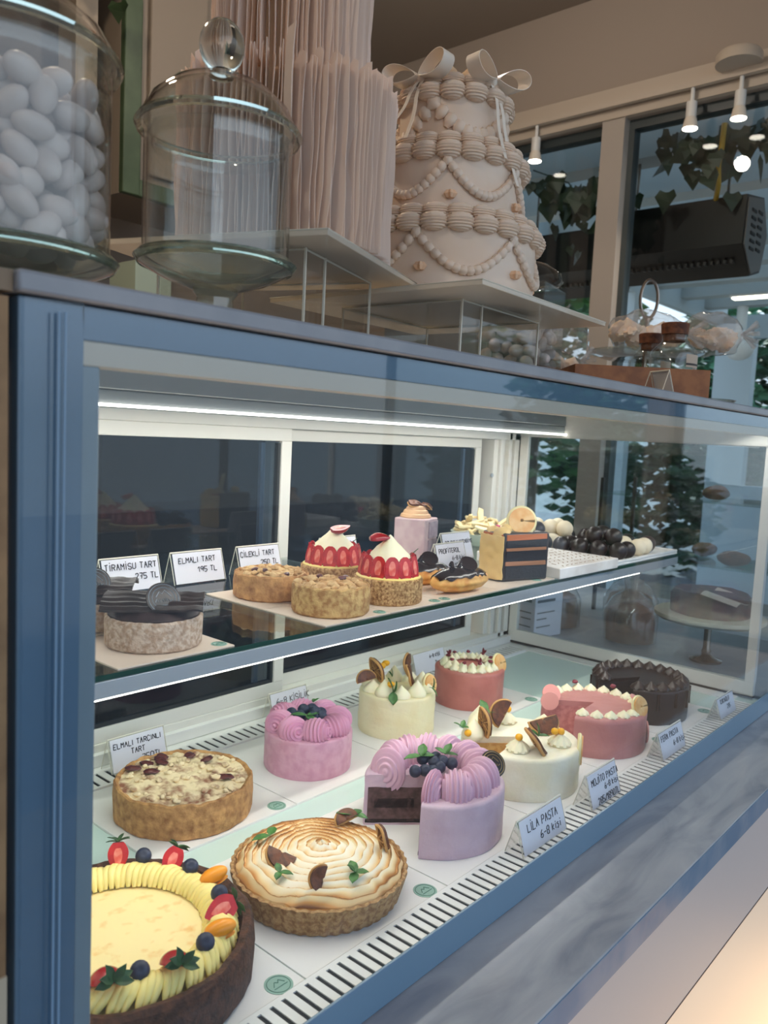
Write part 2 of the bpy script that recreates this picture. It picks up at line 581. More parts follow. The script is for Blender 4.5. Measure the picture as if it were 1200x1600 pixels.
G().ball((0, 0, 0), (.14, .14, .12), u=18).out('dome', WHITE, cm)
G().lathe([(0, .06), (.12, .06), (.12, .15), (.05, .17), (.05, .40), (0, .40)], 18).out('mount', WHITE, cm)
mon = thing('wall_screen', 'dark framed screen seen low between square almond jar and wood tray', 'screen', (3.0, 1.30, 1.55))
G().box(0, .03, 0, .22, 0, .26).out('screen_case', DARK, mon)
G().box(-.004, 0, .03, .19, .04, .23).out('display_glass', mat('screen_teal', (30, 84, 80), .15), mon)
G().box(.03, .06, .09, .13, -.8, .1).out('stand', DARK, mon)
tag(G().box(3.24, 3.30, 1.5, 2.3, 0, 2.2).out('grey_wall_panel', mat('grey_panel', (118, 124, 130), .6), None), 'plain grey panel behind the glass lid right of the tiered cake', 'panel')

# trees and ivy
LEAF = mat('leaf_green', (70, 112, 58), .5, c2=(46, 84, 44), ns=3)
LEAF2 = mat('leaf_teal', (84, 140, 104), .5, c2=(52, 98, 78), ns=2)
IVY = mat('ivy_leaf', (40, 58, 34), .45, c2=(28, 42, 26), ns=9)
def leaf_cloud(name, c, rad, n, size, m, label, cat, kind=None, group=None, seed=1):
    rnd = random.Random(seed)
    g = G()
    for i in range(n):
        d = Vector((rnd.gauss(0, 1), rnd.gauss(0, 1), rnd.gauss(0, 1))).normalized() * (rnd.random() ** .4)
        p = Vector(c) + Vector((d.x * rad[0], d.y * rad[1], d.z * rad[2]))
        q = Matrix.Rotation(rnd.random() * 6.3, 3, 'Z') @ Matrix.Rotation(rnd.random() * 3, 3, 'X')
        s = size * (.6 + rnd.random() * .8)
        vs2 = [g.bm.verts.new(p + q @ Vector(v)) for v in ((-s, 0, 0), (0, -s * .5, s * .12), (s, 0, 0), (0, s * .5, s * .12))]
        g.bm.faces.new(vs2)
    o = g.out(name, m, None, smooth=False)
    return tag(o, label, cat, group, kind)
def tree(c, rad, n, size, m, label, seed):
    t = thing('garden_tree', label, 'tree', (c[0], c[1], 0), 0, 'trees beyond the porch')
    o = leaf_cloud('crown', (0, 0, c[2]), rad, n, size, m, '', '', seed=seed)
    for k in ('label', 'category'): del o[k]
    o.parent = t
    o['kind'] = 'stuff'
    G().tube([(0, 0, 0), (.05, .02, c[2] * .5), (0, 0, c[2])], [.12, .09, .05], 8).out('trunk', DKWOOD, t)
tree((11.9, 3.2, 2.3), (1.1, 1.3, 1.5), 2200, .13, LEAF2, 'leafy tree filling the porch window at far right', 3)
tree((11.9, -.4, 2.3), (1.2, 1.4, 1.6), 2200, .13, LEAF2, 'leafy tree behind the porch beyond the frame edge', 4)
tree((9.2, 4.9, 3.0), (1.7, 1.3, 2.1), 2200, .13, LEAF, 'bright green tree seen below the heater left of the ring handle', 5)
tree((7.0, -2.5, .95), (.7, .7, .6), 1500, .10, LEAF, 'street shrub whose reflection shows in the front glass', 6)
tree((10.4, -4.9, 1.7), (1.2, 1.0, 1.5), 2000, .12, LEAF2, 'taller street tree whose reflection shows in the front glass', 8)
leaf_cloud('garden_hedge', (9.75, 1.6, 1.0), (.5, 3.4, 1.15), 5200, .11, mat('hedge_green', (52, 84, 50), .55, c2=(34, 62, 40), ns=2), 'dark green hedge standing beyond the porch low wall', 'hedge', 'stuff', seed=17)
leaf_cloud('garden_hedge', (7.0, 6.6, 1.0), (2.6, .7, 1.5), 4200, .11, MATS['hedge_green'], 'dark green hedge seen through the left part of the end glass', 'hedge', 'stuff', seed=18)
def ivy(name, pts, label, seed):
    rnd = random.Random(seed)
    t = thing(name, label, 'ivy', pts[0])
    o0 = Vector(pts[0])
    stem = [Vector(p) - o0 for p in pts]
    G().tube(stem, .004, 5).out('vine_stem', IVY, t)
    g = G()
    for k in range(90):
        i = rnd.randrange(len(stem) - 1)
        p = stem[i].lerp(stem[i + 1], rnd.random()) + Vector((rnd.gauss(0, .05), rnd.gauss(0, .05), -abs(rnd.gauss(0, .10))))
        s = .03 + rnd.random() * .03
        q = Matrix.Rotation(rnd.gauss(0, .5), 3, 'X') @ Matrix.Rotation(PI / 2 + rnd.gauss(0, .5), 3, 'Z')
        sh = [(0, -1.3), (.55, -.45), (.95, .1), (.6, .65), (.15, .45), (-.15, .45), (-.6, .65), (-.95, .1), (-.55, -.45)]
        g.bm.faces.new([g.bm.verts.new(p + q @ Vector((x * s, .15 * s * abs(x), z * s))) for x, z in sh])
    l = g.out('ivy_leaves', IVY, t, smooth=False)
    l['kind'] = 'stuff'
ivy('hanging_ivy', [(3.72, 1.05, 2.98), (3.74, .85, 2.93), (3.72, .6, 2.96), (3.74, .3, 2.9)], 'hanging ivy along the top of the right hand window', 11)
ivy('hanging_ivy', [(3.72, 1.75, 2.95), (3.74, 1.55, 2.86), (3.72, 1.46, 2.74), (3.73, 1.40, 2.82), (3.74, 1.26, 2.93)], 'hanging ivy bunch in the narrow pane left of the post', 12)
ivy('hanging_ivy', [(1.42, 2.0, 3.35), (1.3, 2.0, 3.2), (1.36, 2.0, 3.1)], 'dark trailing plant above the jar of sugared almonds', 14)
struct('ground_street', G().box(-6, 16, -12, -2.5, -.1, -.02).box(9, 16, -2.5, 9, -.1, -.02), mat('street_paving', (120, 124, 126), .8))

# ================================================================== display case
X0, X1 = .239, 2.06
case = thing('display_case', 'long blue framed glass pastry display case with lit white interior', 'display case', (0, 0, 0))
G().box(X0 + .002, X1, -.0314, -.0275, .956, 1.6265).out('front_glass', GLASS_FRONT, case, smooth=False)
fb = G().box(X0, .283, -.027, -.004, .93, 1.6275).box(.283, 2.14, -.027, -.004, 1.604, 1.6275).out('painted_border', BLUE, case, bev=.001)
G().box(.262, .2635, -.0345, -.0337, .95, 1.62).box(.2665, .268, -.0345, -.0337, .95, 1.62).out('reveal_line', mat('pale_line', (120, 150, 178), .3), fb)
G().box(X0, 2.14, -.0350, -.0315, .93, .976).box(X0, 2.14, -.0315, -.026, .93, .955).out('sill_bar', mat('sill_blue', (108, 138, 162), .25, coat=.3), case, bev=.0008)
G().box(.283, .297, -.026, -.004, .971, 1.587).out('inner_border', BLUE_L, case, bev=.001)
G().box(.283, 2.07, -.026, -.004, 1.587, 1.604).out('inner_border', CREAMF, case, bev=.001)
# interior lining
G().box(.297, X1, -.0255, .60, .935, .95).out('deck', DECKW, case, bev=.001)
def grille(y0, y1, xa, xb, pitch, name):
    t = G()
    t.box(xa, xb, y0, y0 + .006, .95, .956).box(xa, xb, y1 - .006, y1, .95, .956)
    n = int((xb - xa) / pitch)
    for i in range(n + 1):
        t.box(xa + i * pitch, xa + i * pitch + pitch * .66, y0 + .006, y1 - .006, .9545, .956)
    o = t.out(name, WHITE, case, smooth=False)
    G().box(xa, xb, y0 + .002, y1 - .002, .9525, .9543).out('slot_shadow', DARK, o)
grille(-.0255, .032, .30, 1.99, .0165, 'front_grille')
grille(.603, .66, .30, 1.99, .0185, 'rear_grille')
g = G().box(.297, X1, .60, .70, .935, .95).box(.297, X1, .688, .70, .95, .972)
g.out('rear_riser', WHITE, case, bev=.001)
# rear housing with its LED tube
g = G().box(.28, 2.055, .555, .72, 1.598, 1.6275).box(.28, 2.055, .557, .70, 1.572, 1.597)
g.out('light_housing', HOUS, case, bev=.002)
G().box(.30, 2.05, .550, .556, 1.5715, 1.5765).out('led_strip', LEDM, case)
G().box(.30, 2.04, -.003, .045, 1.612, 1.6275).box(.30, 2.04, .035, .045, 1.596, 1.612).out('front_header', ALU2, case)
G().box(.34, 2.0, .008, .020, 1.606, 1.612).out('led_strip', LEDM, case)
G().box(.265, .297, -.004, .78, .93, 1.6275).out('side_panel', WHITE, case)
# rear frame and the two sliding sashes
g = G()
g.box(.297, X1, .70, .79, 1.552, 1.6275)          # head
g.box(.297, X1, .70, .79, .93, .986)             # sill track
g.box(.297, .33, .72, .79, .986, 1.552)
g.box(1.935, X1, .715, .79, .986, 1.552)          # jamb
g.box(1.955, 1.97, .705, .715, .972, 1.572).box(1.99, 2.005, .700, .715, .972, 1.572).box(2.02, 2.05, .70, .715, .972, 1.572)
g.out('rear_frame', ALU, case, bev=.0015)
def sash(xa, xb, y, z0, z1, w=.027):
    t = G()
    t.box(xa, xb, y, y + .02, z1 - .026, z1).box(xa, xb, y, y + .02, z0, z0 + .027)
    t.box(xa, xa + w, y, y + .02, z0 + .027, z1 - .026).box(xb - w, xb, y, y + .02, z0 + .027, z1 - .026)
    o = t.out('sliding_sash', ALU, case, bev=.0012)
    G().box(xa + w, xb - w, y + .008, y + .012, z0 + .027, z1 - .026).out('sash_glass', GLASS_SASH, o)
    # brush seal dots inside the frame edge
    G().box(xb - w - .006, xb - w, y + .004, y + .016, z0 + .03, z1 - .03).box(xa + w, xb - w, y + .004, y + .016, z0 + .027, z0 + .033).out('brush_seal', GASKET, o)
    G().box(xb - w - .045, xb - w - .035, y + .012, y + .02, z0 + .03, z1 - .03).out('seal_strip', ALU2, o)
    return o
sash(.345, 1.147, .702, .986, 1.552)
s2 = sash(1.12, 1.90, .735, .986, 1.552)
G().lathe([(0, 0), (.006, 0), (.006, .004), (0, .004)], 14).out('lock', ALU2, s2, loc=(1.925, .714, 1.45)).rotation_euler = (R(90), 0, 0)
# right end wall: framed glass
g = G()
g.box(2.045, X1, .0, .70, .958, .992).box(2.045, X1, .0, .70, 1.565, 1.6275).box(2.045, X1, .0, .022, .992, 1.565).box(2.045, X1, .672, .70, .992, 1.565)
g.out('end_frame', ALU, case, bev=.001)
G().box(2.05, 2.055, .022, .672, .992, 1.565).out('end_glass', GLASS_PANE, case)
G().box(2.043, 2.058, .0, .70, .953, .958).box(2.043, 2.045, .698, .701, .958, 1.565).out('end_gasket', GASKET, case)
G().box(2.0, 2.06, .033, .60, .950, .953).out('end_lip', WHITE, case)
sl = tag(G().box(X0 - .004, 2.6, -.036, .84, 1.6285, 1.643).out('counter_slab', SLAB, None, bev=.0025), 'blue grey stone slab covering the top of the display case', 'slab')
# counter below the case
MARB = bpy.data.materials.new('grey_marble')
MARB.use_nodes = True
t = MARB.node_tree
b = t.nodes['Principled BSDF']
b.inputs['Roughness'].default_value = .16
co = t.nodes.new('ShaderNodeTexCoord')
mp = t.nodes.new('ShaderNodeMapping')
mp.inputs['Rotation'].default_value = (0, 0, R(-24))
mp.inputs['Scale'].default_value = (2.2, 7, 3)
n1 = t.nodes.new('ShaderNodeTexNoise')
n1.inputs['Scale'].default_value = 2.1
n1.inputs['Detail'].default_value = 8
n1.inputs['Distortion'].default_value = .9
r1 = t.nodes.new('ShaderNodeValToRGB')
for k, (p, c) in enumerate(((.28, (128, 132, 144)), (.5, (160, 163, 170)), (.68, (176, 177, 182)))):
    el = r1.color_ramp.elements[k] if k < 2 else r1.color_ramp.elements.new(p)
    el.position = p
    el.color = (*lin(c), 1)
t.links.new(co.outputs['Object'], mp.inputs[0])
t.links.new(mp.outputs[0], n1.inputs['Vector'])
t.links.new(n1.outputs['Fac'], r1.inputs[0])
t.links.new(r1.outputs[0], b.inputs['Base Color'])
led = thing('marble_ledge', 'grey veined marble ledge running along the foot of the display case', 'ledge')
G().box(-.6, 2.14, -.168, .80, .889, .9295).out('ledge_top', MARB, led, bev=.002)
G().box(-.6, 2.14, -.1695, -.1682, .889, .928).out('ledge_edge', mat('sky_reflection_edge', (98, 128, 160), .2, c2=(118, 142, 168), ns=12), led)  # sky reflection on the polished marble edge, put into its blue colour
cf = thing('counter_front', 'pale counter front under the marble ledge with warm lower panel', 'counter')
FRM = mat('pale_front_panel', (176, 176, 180), .5)
G().box(-.6, 2.14, -.165, -.15, .70, .889).out('upper_panel', FRM, cf)
G().box(-.6, 2.14, -.1655, -.150, .6975, .700).out('shadow_line', mat('dark_gap', (60, 46, 46), .6), cf)
G().box(-.6, 2.14, -.165, -.15, .1, .6972).out('lower_panel', mat('cream_panel', (240, 226, 206), .5), cf)
G().box(-.6, 2.14, -.14, .78, 0, .889).out('counter_body', FRM, cf)
# neighbour at the left end
pn = thing('side_partition', 'tan board partition at the left end of the blue case', 'partition')
G().box(-.5, .2315, -.03, .0, 1.17, 1.625).out('upper_board', mat('tan_board', (148, 118, 84), .6, c2=(120, 92, 64), ns=20), pn)
G().box(-.5, .2315, -.032, .0, .93, 1.17).out('lower_board', mat('pale_tan_board', (176, 164, 144), .6), pn)
tag(G().box(-.5, .2345, -.03, .6, 1.6285, 1.642).out('neighbour_top', mat('tan_top', (130, 112, 92), .6), None), 'tan counter top left of the blue case', 'counter top')

# glass shelf and its bracket rail
sh = thing('glass_shelf', 'green edged glass shelf holding the small tarts inside the case', 'shelf')
SZ = 1.284
G().box(.298, 2.042, .205, .69, SZ - .006, SZ).out('glass_plate', SHELF_GLASS, sh, smooth=False)
G().box(.298, 2.042, .2035, .205, SZ - .006, SZ).out('glass_edge', GREEN_EDGE, sh)
br = G().box(.298, 2.03, .204, .222, SZ - .026, SZ - .007).out('front_rail', ALU2, sh, bev=.001)
G().box(.31, 1.80, .2045, .209, SZ - .0275, SZ - .026).out('led_strip', LEDM, br)
G().grid(lambda u, v: Vector((2.030 + .010 * v, .205 + .20 * u, SZ - .003 - .03 * math.sin(min(u * 3, 1) * PI / 2) + .0 * v)), 14, 2, .003).out('end_bracket', WHITE, sh)
for x in (.32, 1.13):
    G().box(x, x + .012, .222, .70, SZ - .022, SZ - .0065).out('support_arm', ALU2, sh)

# ================================================================== handwriting
ST = {'A': '00 26 40;13 33', 'B': '00 06 36 45 44 33 03;33 42 41 30 00', 'C': '45 36 16 05 01 10 30 41', 'D': '00 06 26 44 42 20 00', 'E': '46 06 00 40;03 33', 'F': '46 06 00;03 33',
      'G': '45 36 16 05 01 10 30 42 22', 'I': '20 26', 'J': '46 41 30 10 01', 'K': '00 06;46 03 40', 'L': '06 00 40', 'M': '00 06 23 46 40', 'N': '00 06 40 46', 'O': '16 05 01 10 30 41 45 36 16',
      'P': '00 06 36 45 44 33 03', 'R': '00 06 36 45 44 33 03;23 40', 'S': '45 36 16 05 04 13 33 42 41 30 10 01', 'T': '06 46;26 20', 'U': '06 01 10 30 41 46', 'V': '06 20 46', 'Y': '06 23 46;23 20', 'Z': '06 46 00 40',
      '0': '16 05 01 10 30 41 45 36 16', '1': '04 26 20', '2': '05 16 36 45 44 00 40', '3': '06 46 23 42 41 30 10 01', '4': '30 36 02 42', '5': '46 06 03 33 42 41 30 00', '6': '36 14 02 01 10 30 41 42 33 12', '7': '06 46 20;13 33',
      '8': '13 04 05 16 36 45 44 33 13 02 01 10 30 41 42 33', '9': '44 33 13 04 05 16 36 45 40', '-': '03 43', '/': '00 46', 'k': '00 06;34 02 30', 'i': '20 24;25 26', 's': '34 14 03 32 31 20 00', '.': '20 21'}
ST['Ç'] = ST['C'] + ';20 2-'
ST['Ş'] = ST['S'] + ';20 2-'
ST['İ'] = ST['I'] + ';27 28'
ST['ş'] = ST['s'] + ';20 2-'
def pt(p): return (int(p[0]), -1 if p[1] == '-' else int(p[1]))
def write(g, text, x, z, h, y=0., w=None, r=.0007, seed=0, jit=.25):
    """pen strokes in the local x-z plane; h letter height"""
    rnd = random.Random(seed + len(text))
    u = h / 6
    w = w or u * 5.0
    for ch in text:
        if ch in ST:
            if ch in 'Iİi1': x -= u * 1.2
            for s in ST[ch].split(';'):
                pp = [pt(p) for p in s.split()]
                pts = [(x + (a + rnd.uniform(-jit, jit)) * w / 5.6 + (b * .06) * u, y, z + (b + rnd.uniform(-jit, jit)) * u) for a, b in pp]
                for a, b in zip(pts[:-1], pts[1:]): g.tube([a, b], r, 4)
            x += w * (.78 if ch in 'Iİi1' else .6 if ch == '.' else 1)
        else: x += w * .7
    return x

SIGN_W, SIGN_H, LEAN = .105, .053, R(17)
def sign(loc, rz, lines, label, w=SIGN_W, h=SIGN_H, group=None, seed=0, name='price_sign'):
    t = thing(name, label, 'price sign', loc, rz, group)
    dy = h * math.tan(LEAN)
    lean = Matrix.Rotation(-LEAN, 4, 'X')
    L = h / math.cos(LEAN)
    def lay(g):
        for v in g.bm.verts:
            v.co = lean @ v.co
            v.co.y -= dy
        return g
    # two clear acrylic leaves meeting at the ridge
    lay(G().box(-w / 2, w / 2, -.0009, .0009, .0, L)).out('front_leaf', ACRYL, t, smooth=False)
    g = G().box(-w / 2, w / 2, -.0009, .0009, 0, L)
    for v in g.bm.verts:
        v.co = Matrix.Rotation(LEAN, 4, 'X') @ v.co
        v.co.y += dy
    g.out('rear_leaf', ACRYL, t, smooth=False)
    g = G()
    for sx in (-1, 1):
        for sy in (-1, 1):
            g.tube([(sx * w / 2, sy * dy, .001), (sx * w / 2, 0, h)], .0009, 4)
    g.tube([(-w / 2, 0, h), (w / 2, 0, h)], .0014, 5)
    g.out('acrylic_edges', ACRYL_EDGE, t)
    p = lay(G().box(-w / 2 + .003, w / 2 - .003, -.0019, -.0012, .002, L - .002)).out('paper_insert', PAPER, t)
    g = G()
    for k, (tx, x, z, hh) in enumerate(lines): write(g, tx, x, z, hh, -.0023, seed=seed * 9 + k)
    if lines: lay(g).out('handwriting', INK, p)
    return t

sign((.692, .575, SZ), 0, [('TİRAMİSU TART', -.046, .036, .0095), ('275 TL', .005, .019, .009)], 'acrylic price sign reading TİRAMİSU TART behind the dark topped tarts', seed=1)
sign((.820, .575, SZ), 0, [('ELMALI TART', -.04, .036, .009), ('195 TL', -.002, .019, .009)], 'acrylic price sign reading ELMALI TART, nothing standing before it', seed=2)
sign((.955, .575, SZ), 0, [('ÇİLEKLİ TART', -.044, .036, .009), ('250 TL', .0, .019, .009)], 'acrylic price sign reading ÇİLEKLİ TART behind an apple tart', w=.1, seed=3)
sign((1.175, .585, SZ), 0, [('KEK', .014, .036, .009), ('275', .016, .020, .009)], 'acrylic price sign half hidden behind the rear strawberry tart', seed=4)
sign((1.43, .475, SZ), 0, [('DOLGULU KURABİYE', -.044, .037, .008), ('200', -.03, .012, .008), ('45', .01, .012, .008)], 'acrylic price sign reading DOLGULU, rear one beside the layered chocolate slice', w=.108, h=.06, seed=5)
sign((1.30, .395, SZ), 0, [('PROFİTEROL', -.04, .038, .009), ('6-8 kişi', .0, .023, .008), ('1890', .006, .008, .008)], 'acrylic price sign just behind the chocolate eclairs', w=.1, h=.056, seed=6)
DZ = .956
sign((.757, .648, DZ), 0, [('ELMALI TARÇINLI', -.047, .040, .0085), ('TART', -.015, .026, .0085), ('750TL', .004, .010, .010)], 'acrylic price sign reading ELMALI TARÇINLI TART behind the big apple pie', w=.11, h=.056, seed=7)
sign((1.122, .66, DZ), 0, [('6-8 KİŞİLİK', -.036, .030, .012)], 'acrylic price sign behind the pink blueberry cake', seed=8)
sign((1.60, .66, DZ), 0, [('6-8 KİŞİ', .0, .036, .008), ('TL', .02, .018, .008)], 'acrylic price sign between the white citrus cake and rose pink cake', w=.13, seed=9)
sign((1.040, .012, DZ), 0, [('LİLA PASTA', -.043, .030, .0115), ('6-8 kişi', -.012, .012, .011)], 'acrylic price sign reading LİLA PASTA before the cut lilac cake', w=.128, h=.05, seed=10)
sign((1.240, .012, DZ), 0, [('MOJİTO PASTA', -.042, .036, .0105), ('6-8 kişi', .0, .022, .009), ('285/1890TL', -.03, .004, .010)], 'acrylic price sign reading MOJİTO PASTA before the cut white cake', w=.108, h=.055, seed=11)
sign((1.540, .012, DZ), 0, [('FERA PASTA', -.05, .034, .0105), ('6-8 kişi', .002, .016, .010)], 'acrylic price sign reading FERA PASTA before the cut rose cake', w=.118, h=.05, seed=12)
sign((1.862, .012, DZ), 0, [('KAKAOLU', -.035, .032, .010), ('275', .0, .016, .009)], 'acrylic price sign before the dark chocolate cake at the far end', w=.108, h=.045, seed=13)

# ================================================================== cake boards with stickers
def board(x0, x1, y0, y1, z, label, group=None, th=.0022, m=None, sx=None, sy=None, sr=.016):
    b = thing('cake_board', label, 'cake board', ((x0 + x1) / 2, (y0 + y1) / 2, z), 0, group)
    cx, cy = (x0 + x1) / 2, (y0 + y1) / 2
    G().box(x0 - cx, x1 - cx, y0 - cy, y1 - cy, 0, th).out('card', m or CARD, b, bev=.0005)
    if sx is not None:
        s = G().lathe([(0, 0), (sr, 0), (sr, .0005), (0, .0005)], 28).out('round_sticker', STICK, b, loc=(sx - cx, sy - cy, th))
        g = G()
        k = sr / .016
        g.tube([(.013 * k * math.cos(a * PI / 12), .013 * k * math.sin(a * PI / 12), .0006) for a in range(24)], .0005, 4, True)
        for a, c in (((-.007, -.001), (-.002, .005)), ((-.002, .005), (.001, .002)), ((.001, .002), (.004, .006)), ((.004, .006), (.008, -.001)), ((-.009, -.004), (.009, -.004))):
            g.tube([(a[0] * k, a[1] * k, .0006), (c[0] * k, c[1] * k, .0006)], .0006, 4)
        g.out('sticker_print', STICKD, s)
    return b
CB = .950
for i, (l, sx) in enumerate((('white card under the berry topped cheesecake', .56), ('white card under the torched meringue tart', .817), ('white card under the cut lilac cake', 1.071),
                             ('white card under the cut white mojito cake', 1.315), ('white card under the cut rose cake', 1.60), ('white card under the dark chocolate cake', 1.862))):
    x = (.326, .587, .848, 1.109, 1.370, 1.631)[i]
    board(x + .001, x + .26, .036, .292, CB, l, 'cards in the front row', sx=sx, sy=.05)
for i, (l, x) in enumerate((('white card under the big apple crumble pie', .60), ('white card under the pink blueberry cake', .861), ('white card under the pale citrus cake', 1.122), ('white card under the rose pink cake with cream ring', 1.383))):
    board(x + .001, x + .26, .347, .600, CB, l, 'cards in the rear row', sx=x + .233, sy=.363, th=.004, sr=.015)

# ================================================================== pastry materials
CRUST = mat('short_crust', (204, 152, 92), .75, c2=(138, 88, 46), ns=75, bump=1, bs=170, lo=.36, hi=.72, detail=9)
CRUST2 = mat('pale_crust', (204, 166, 104), .75, c2=(164, 116, 62), ns=110, bump=1, bs=220, detail=9)
CRUSTN = mat('nutty_crust', (206, 166, 112), .8, c2=(142, 98, 56), ns=240, detail=8, bump=1, bs=260)
CRUSTT = mat('beige_tart_shell', (186, 146, 96), .75, c2=(144, 100, 58), ns=160, detail=9, bump=1, bs=240)
CRUMBR = mat('brown_crumb', (92, 56, 38), .8, c2=(60, 36, 26), ns=110, bump=1, bs=240, lo=.35, hi=.65)
CHEESE = mat('baked_cheese', (248, 226, 164), .45, c2=(236, 178, 100), ns=60, detail=6, lo=.55, hi=.8, sss=.15)
CUSTARD = mat('yellow_cream', (250, 226, 140), .45, sss=.2)
CREAMY = mat('whipped_cream', (250, 240, 206), .5, sss=.2)
PINK = mat('pink_buttercream', (222, 168, 188), .5, c2=(210, 152, 174), ns=70, bump=.7, bs=26, bd=.006, sss=.12)
PINKR = mat('pink_rosette', (218, 154, 182), .5, sss=.12)
LILA = mat('lilac_buttercream', (212, 184, 196), .5, c2=(202, 172, 186), ns=30, bump=.7, bs=26, bd=.006, sss=.12)
LILAR = mat('lilac_rosette', (214, 172, 192), .5, sss=.12)
IVORY = mat('ivory_cream', (244, 234, 196), .45, c2=(240, 226, 182), ns=20, bump=.7, bs=26, bd=.006, sss=.12)
IVORY2 = mat('white_cream', (244, 238, 218), .45, c2=(240, 230, 200), ns=20, bump=.7, bs=26, bd=.006, sss=.12)
ROSE = mat('rose_glaze', (198, 122, 112), .4, c2=(182, 106, 98), ns=18, bump=.7, bs=26, bd=.006, sss=.1)
ROSE2 = mat('dusty_rose_cream', (196, 132, 128), .45, c2=(186, 120, 118), ns=18, bump=.7, bs=26, bd=.006, sss=.1)
CHOC = mat('dark_chocolate', (46, 30, 26), .38, c2=(34, 22, 20), ns=30, bump=.3, bs=60)
GANACHE = mat('ganache', (50, 36, 32), .3, bump=.4, bs=50)
CHOCG = mat('chocolate_glaze', (44, 26, 20), .18)
SPONGE = mat('dark_sponge', (104, 74, 72), .8, c2=(74, 50, 48), ns=90, bump=.6, bs=200)
SPONGED = mat('black_filling', (30, 20, 22), .7, bump=.6, bs=200)
SPONGEL = mat('pale_sponge', (222, 180, 112), .8, c2=(198, 150, 84), ns=120, bump=.6, bs=200)
BERRYB = mat('blueberry_skin', (34, 40, 62), .5, c2=(62, 72, 100), ns=90, lo=.5, hi=.75)
STRAW = mat('strawberry_skin', (176, 34, 38), .25, c2=(150, 22, 32), ns=30, coat=.3)
STRAWF = mat('strawberry_flesh', (204, 44, 42), .28, c2=(168, 28, 36), ns=70, lo=.4, hi=.7)
STRAWC = mat('strawberry_core', (240, 146, 124), .35, c2=(226, 92, 76), ns=90)
KUMQ = mat('kumquat_peel', (244, 152, 28), .3)
KUMQF = mat('kumquat_flesh', (250, 196, 96), .35, c2=(244, 150, 40), ns=120)
MINT = mat('mint_leaf', (72, 122, 52), .45, c2=(48, 92, 40), ns=90, bump=.4, bs=220)
CALYX = mat('strawberry_leaf', (58, 92, 50), .5, c2=(40, 70, 38), ns=90)
DRYRIND = mat('dried_rind', (196, 146, 84), .6)
DRYFLESH = mat('dried_citrus_flesh', (112, 62, 32), .5, c2=(74, 40, 24), ns=120, bump=.6, bs=150)
PALEPEEL = mat('pale_lime_rind', (238, 224, 168), .5)
PALEFLESH = mat('pale_orange_flesh', (232, 170, 96), .45, c2=(240, 196, 132), ns=60)
ZEST = mat('orange_gel', (246, 178, 24), .3)
SUGAR = mat('sugar_dusted_crumble', (236, 212, 170), .85, c2=(142, 88, 62), ns=48, lo=.47, hi=.68, detail=8, bump=.8, bs=110)
CRUMBLE = mat('apple_crumble', (216, 182, 130), .8, c2=(182, 136, 84), ns=70, bump=.8, bs=130)
JAM = mat('dark_plum_filling', (104, 52, 46), .3, c2=(70, 34, 36), ns=60)
GOLD = mat('gold_print', (176, 148, 96), .35, .4)
SILV = mat('silver_print', (140, 150, 160), .35, .3)
CHOPINK = mat('pink_chocolate', (234, 160, 150), .35)

MER = bpy.data.materials.new('torched_meringue')
MER.use_nodes = True
t = MER.node_tree
b = t.nodes['Principled BSDF']
b.inputs['Roughness'].default_value = .5
b.inputs['Subsurface Weight'].default_value = .12
b.inputs['Subsurface Radius'].default_value = (.004, .003, .002)
at = t.nodes.new('ShaderNodeAttribute')
at.attribute_name = 'toast'
rr = t.nodes.new('ShaderNodeValToRGB')
for k, (p, c) in enumerate(((0, (248, 238, 214)), (.30, (244, 214, 160)), (.6, (206, 146, 80)), (1, (112, 64, 30)))):
    el = rr.color_ramp.elements[k] if k < 2 else rr.color_ramp.elements.new(p)
    el.position = p
    el.color = (*lin(c), 1)
t.links.new(at.outputs['Fac'], rr.inputs[0])
t.links.new(rr.outputs[0], b.inputs['Base Color'])

# ------------------------------------------------------------------ pastry helpers
def body_prof(r, h, rd=.006, taper=0., n=5):
    p = [(0, 0), (r * .985, 0), (r, .003)]
    p += [(r - taper * k / 6, .003 + (h - rd - .003) * k / 6) for k in range(1, 7)]
    rt_ = r - taper
    p += [(rt_ - rd * (1 - math.cos(a * PI / 2 / n)), h - rd + rd * math.sin(a * PI / 2 / n)) for a in range(1, n + 1)]
    p += [(rt_ * .7, h), (rt_ * .35, h), (0, h)]
    return p
def wob(amp, f=9, seed=0):
    return lambda a, r, z, j: ((r + amp * noise.noise(Vector((math.cos(a) * f * .3, math.sin(a) * f * .3, z * 60 + seed)))) if r > .01 else r, z)
def ridged(g, c, axis, rad, rings, depth=.06, u=28, v=64):
    """rosette: a dome whose ridges run as concentric arcs around the given axis"""
    M = frame_z(axis)
    g.ball(c, rad, M, u, v, lambda th, ph: 1 + depth * math.sin(ph * rings * 2))
def kiss(g, c, r, h, swirl=0, n=28):
    """piped dollop with a pointed tip; swirl > 0 gives star-nozzle ridges"""
    prof = [(0, 0), (r * .85, 0), (r, h * .12), (r * .98, h * .25), (r * .8, h * .45), (r * .5, h * .66), (r * .24, h * .84), (r * .08, h * .96), (0, h)]
    fn = (lambda a, q, z, j: (q * (1 + .10 * math.cos(swirl * (a + z / h * 2.2))), z)) if swirl else None
    g.lathe(prof, n if not swirl else swirl * 6, c, fn=fn)
def leaf(g, c, d, n, L, w, curl=.25):
    """pointed oval mint leaf from c along d, face normal n"""
    d = Vector(d).normalized()
    n = Vector(n)
    n = (n - d * n.dot(d)).normalized()
    sd = d.cross(n)
    c = Vector(c)
    def f(u, v):
        ww = w * math.sin(PI * min(u * .97 + .02, 1)) ** .8 * (1 + .06 * math.sin(u * 40))
        x = (v - .5) * 2
        return c + d * (u * L) + sd * (x * ww * .5) + n * (abs(x) * w * .12 - curl * L * u * u)
    g.grid(f, 9, 4, .0006)
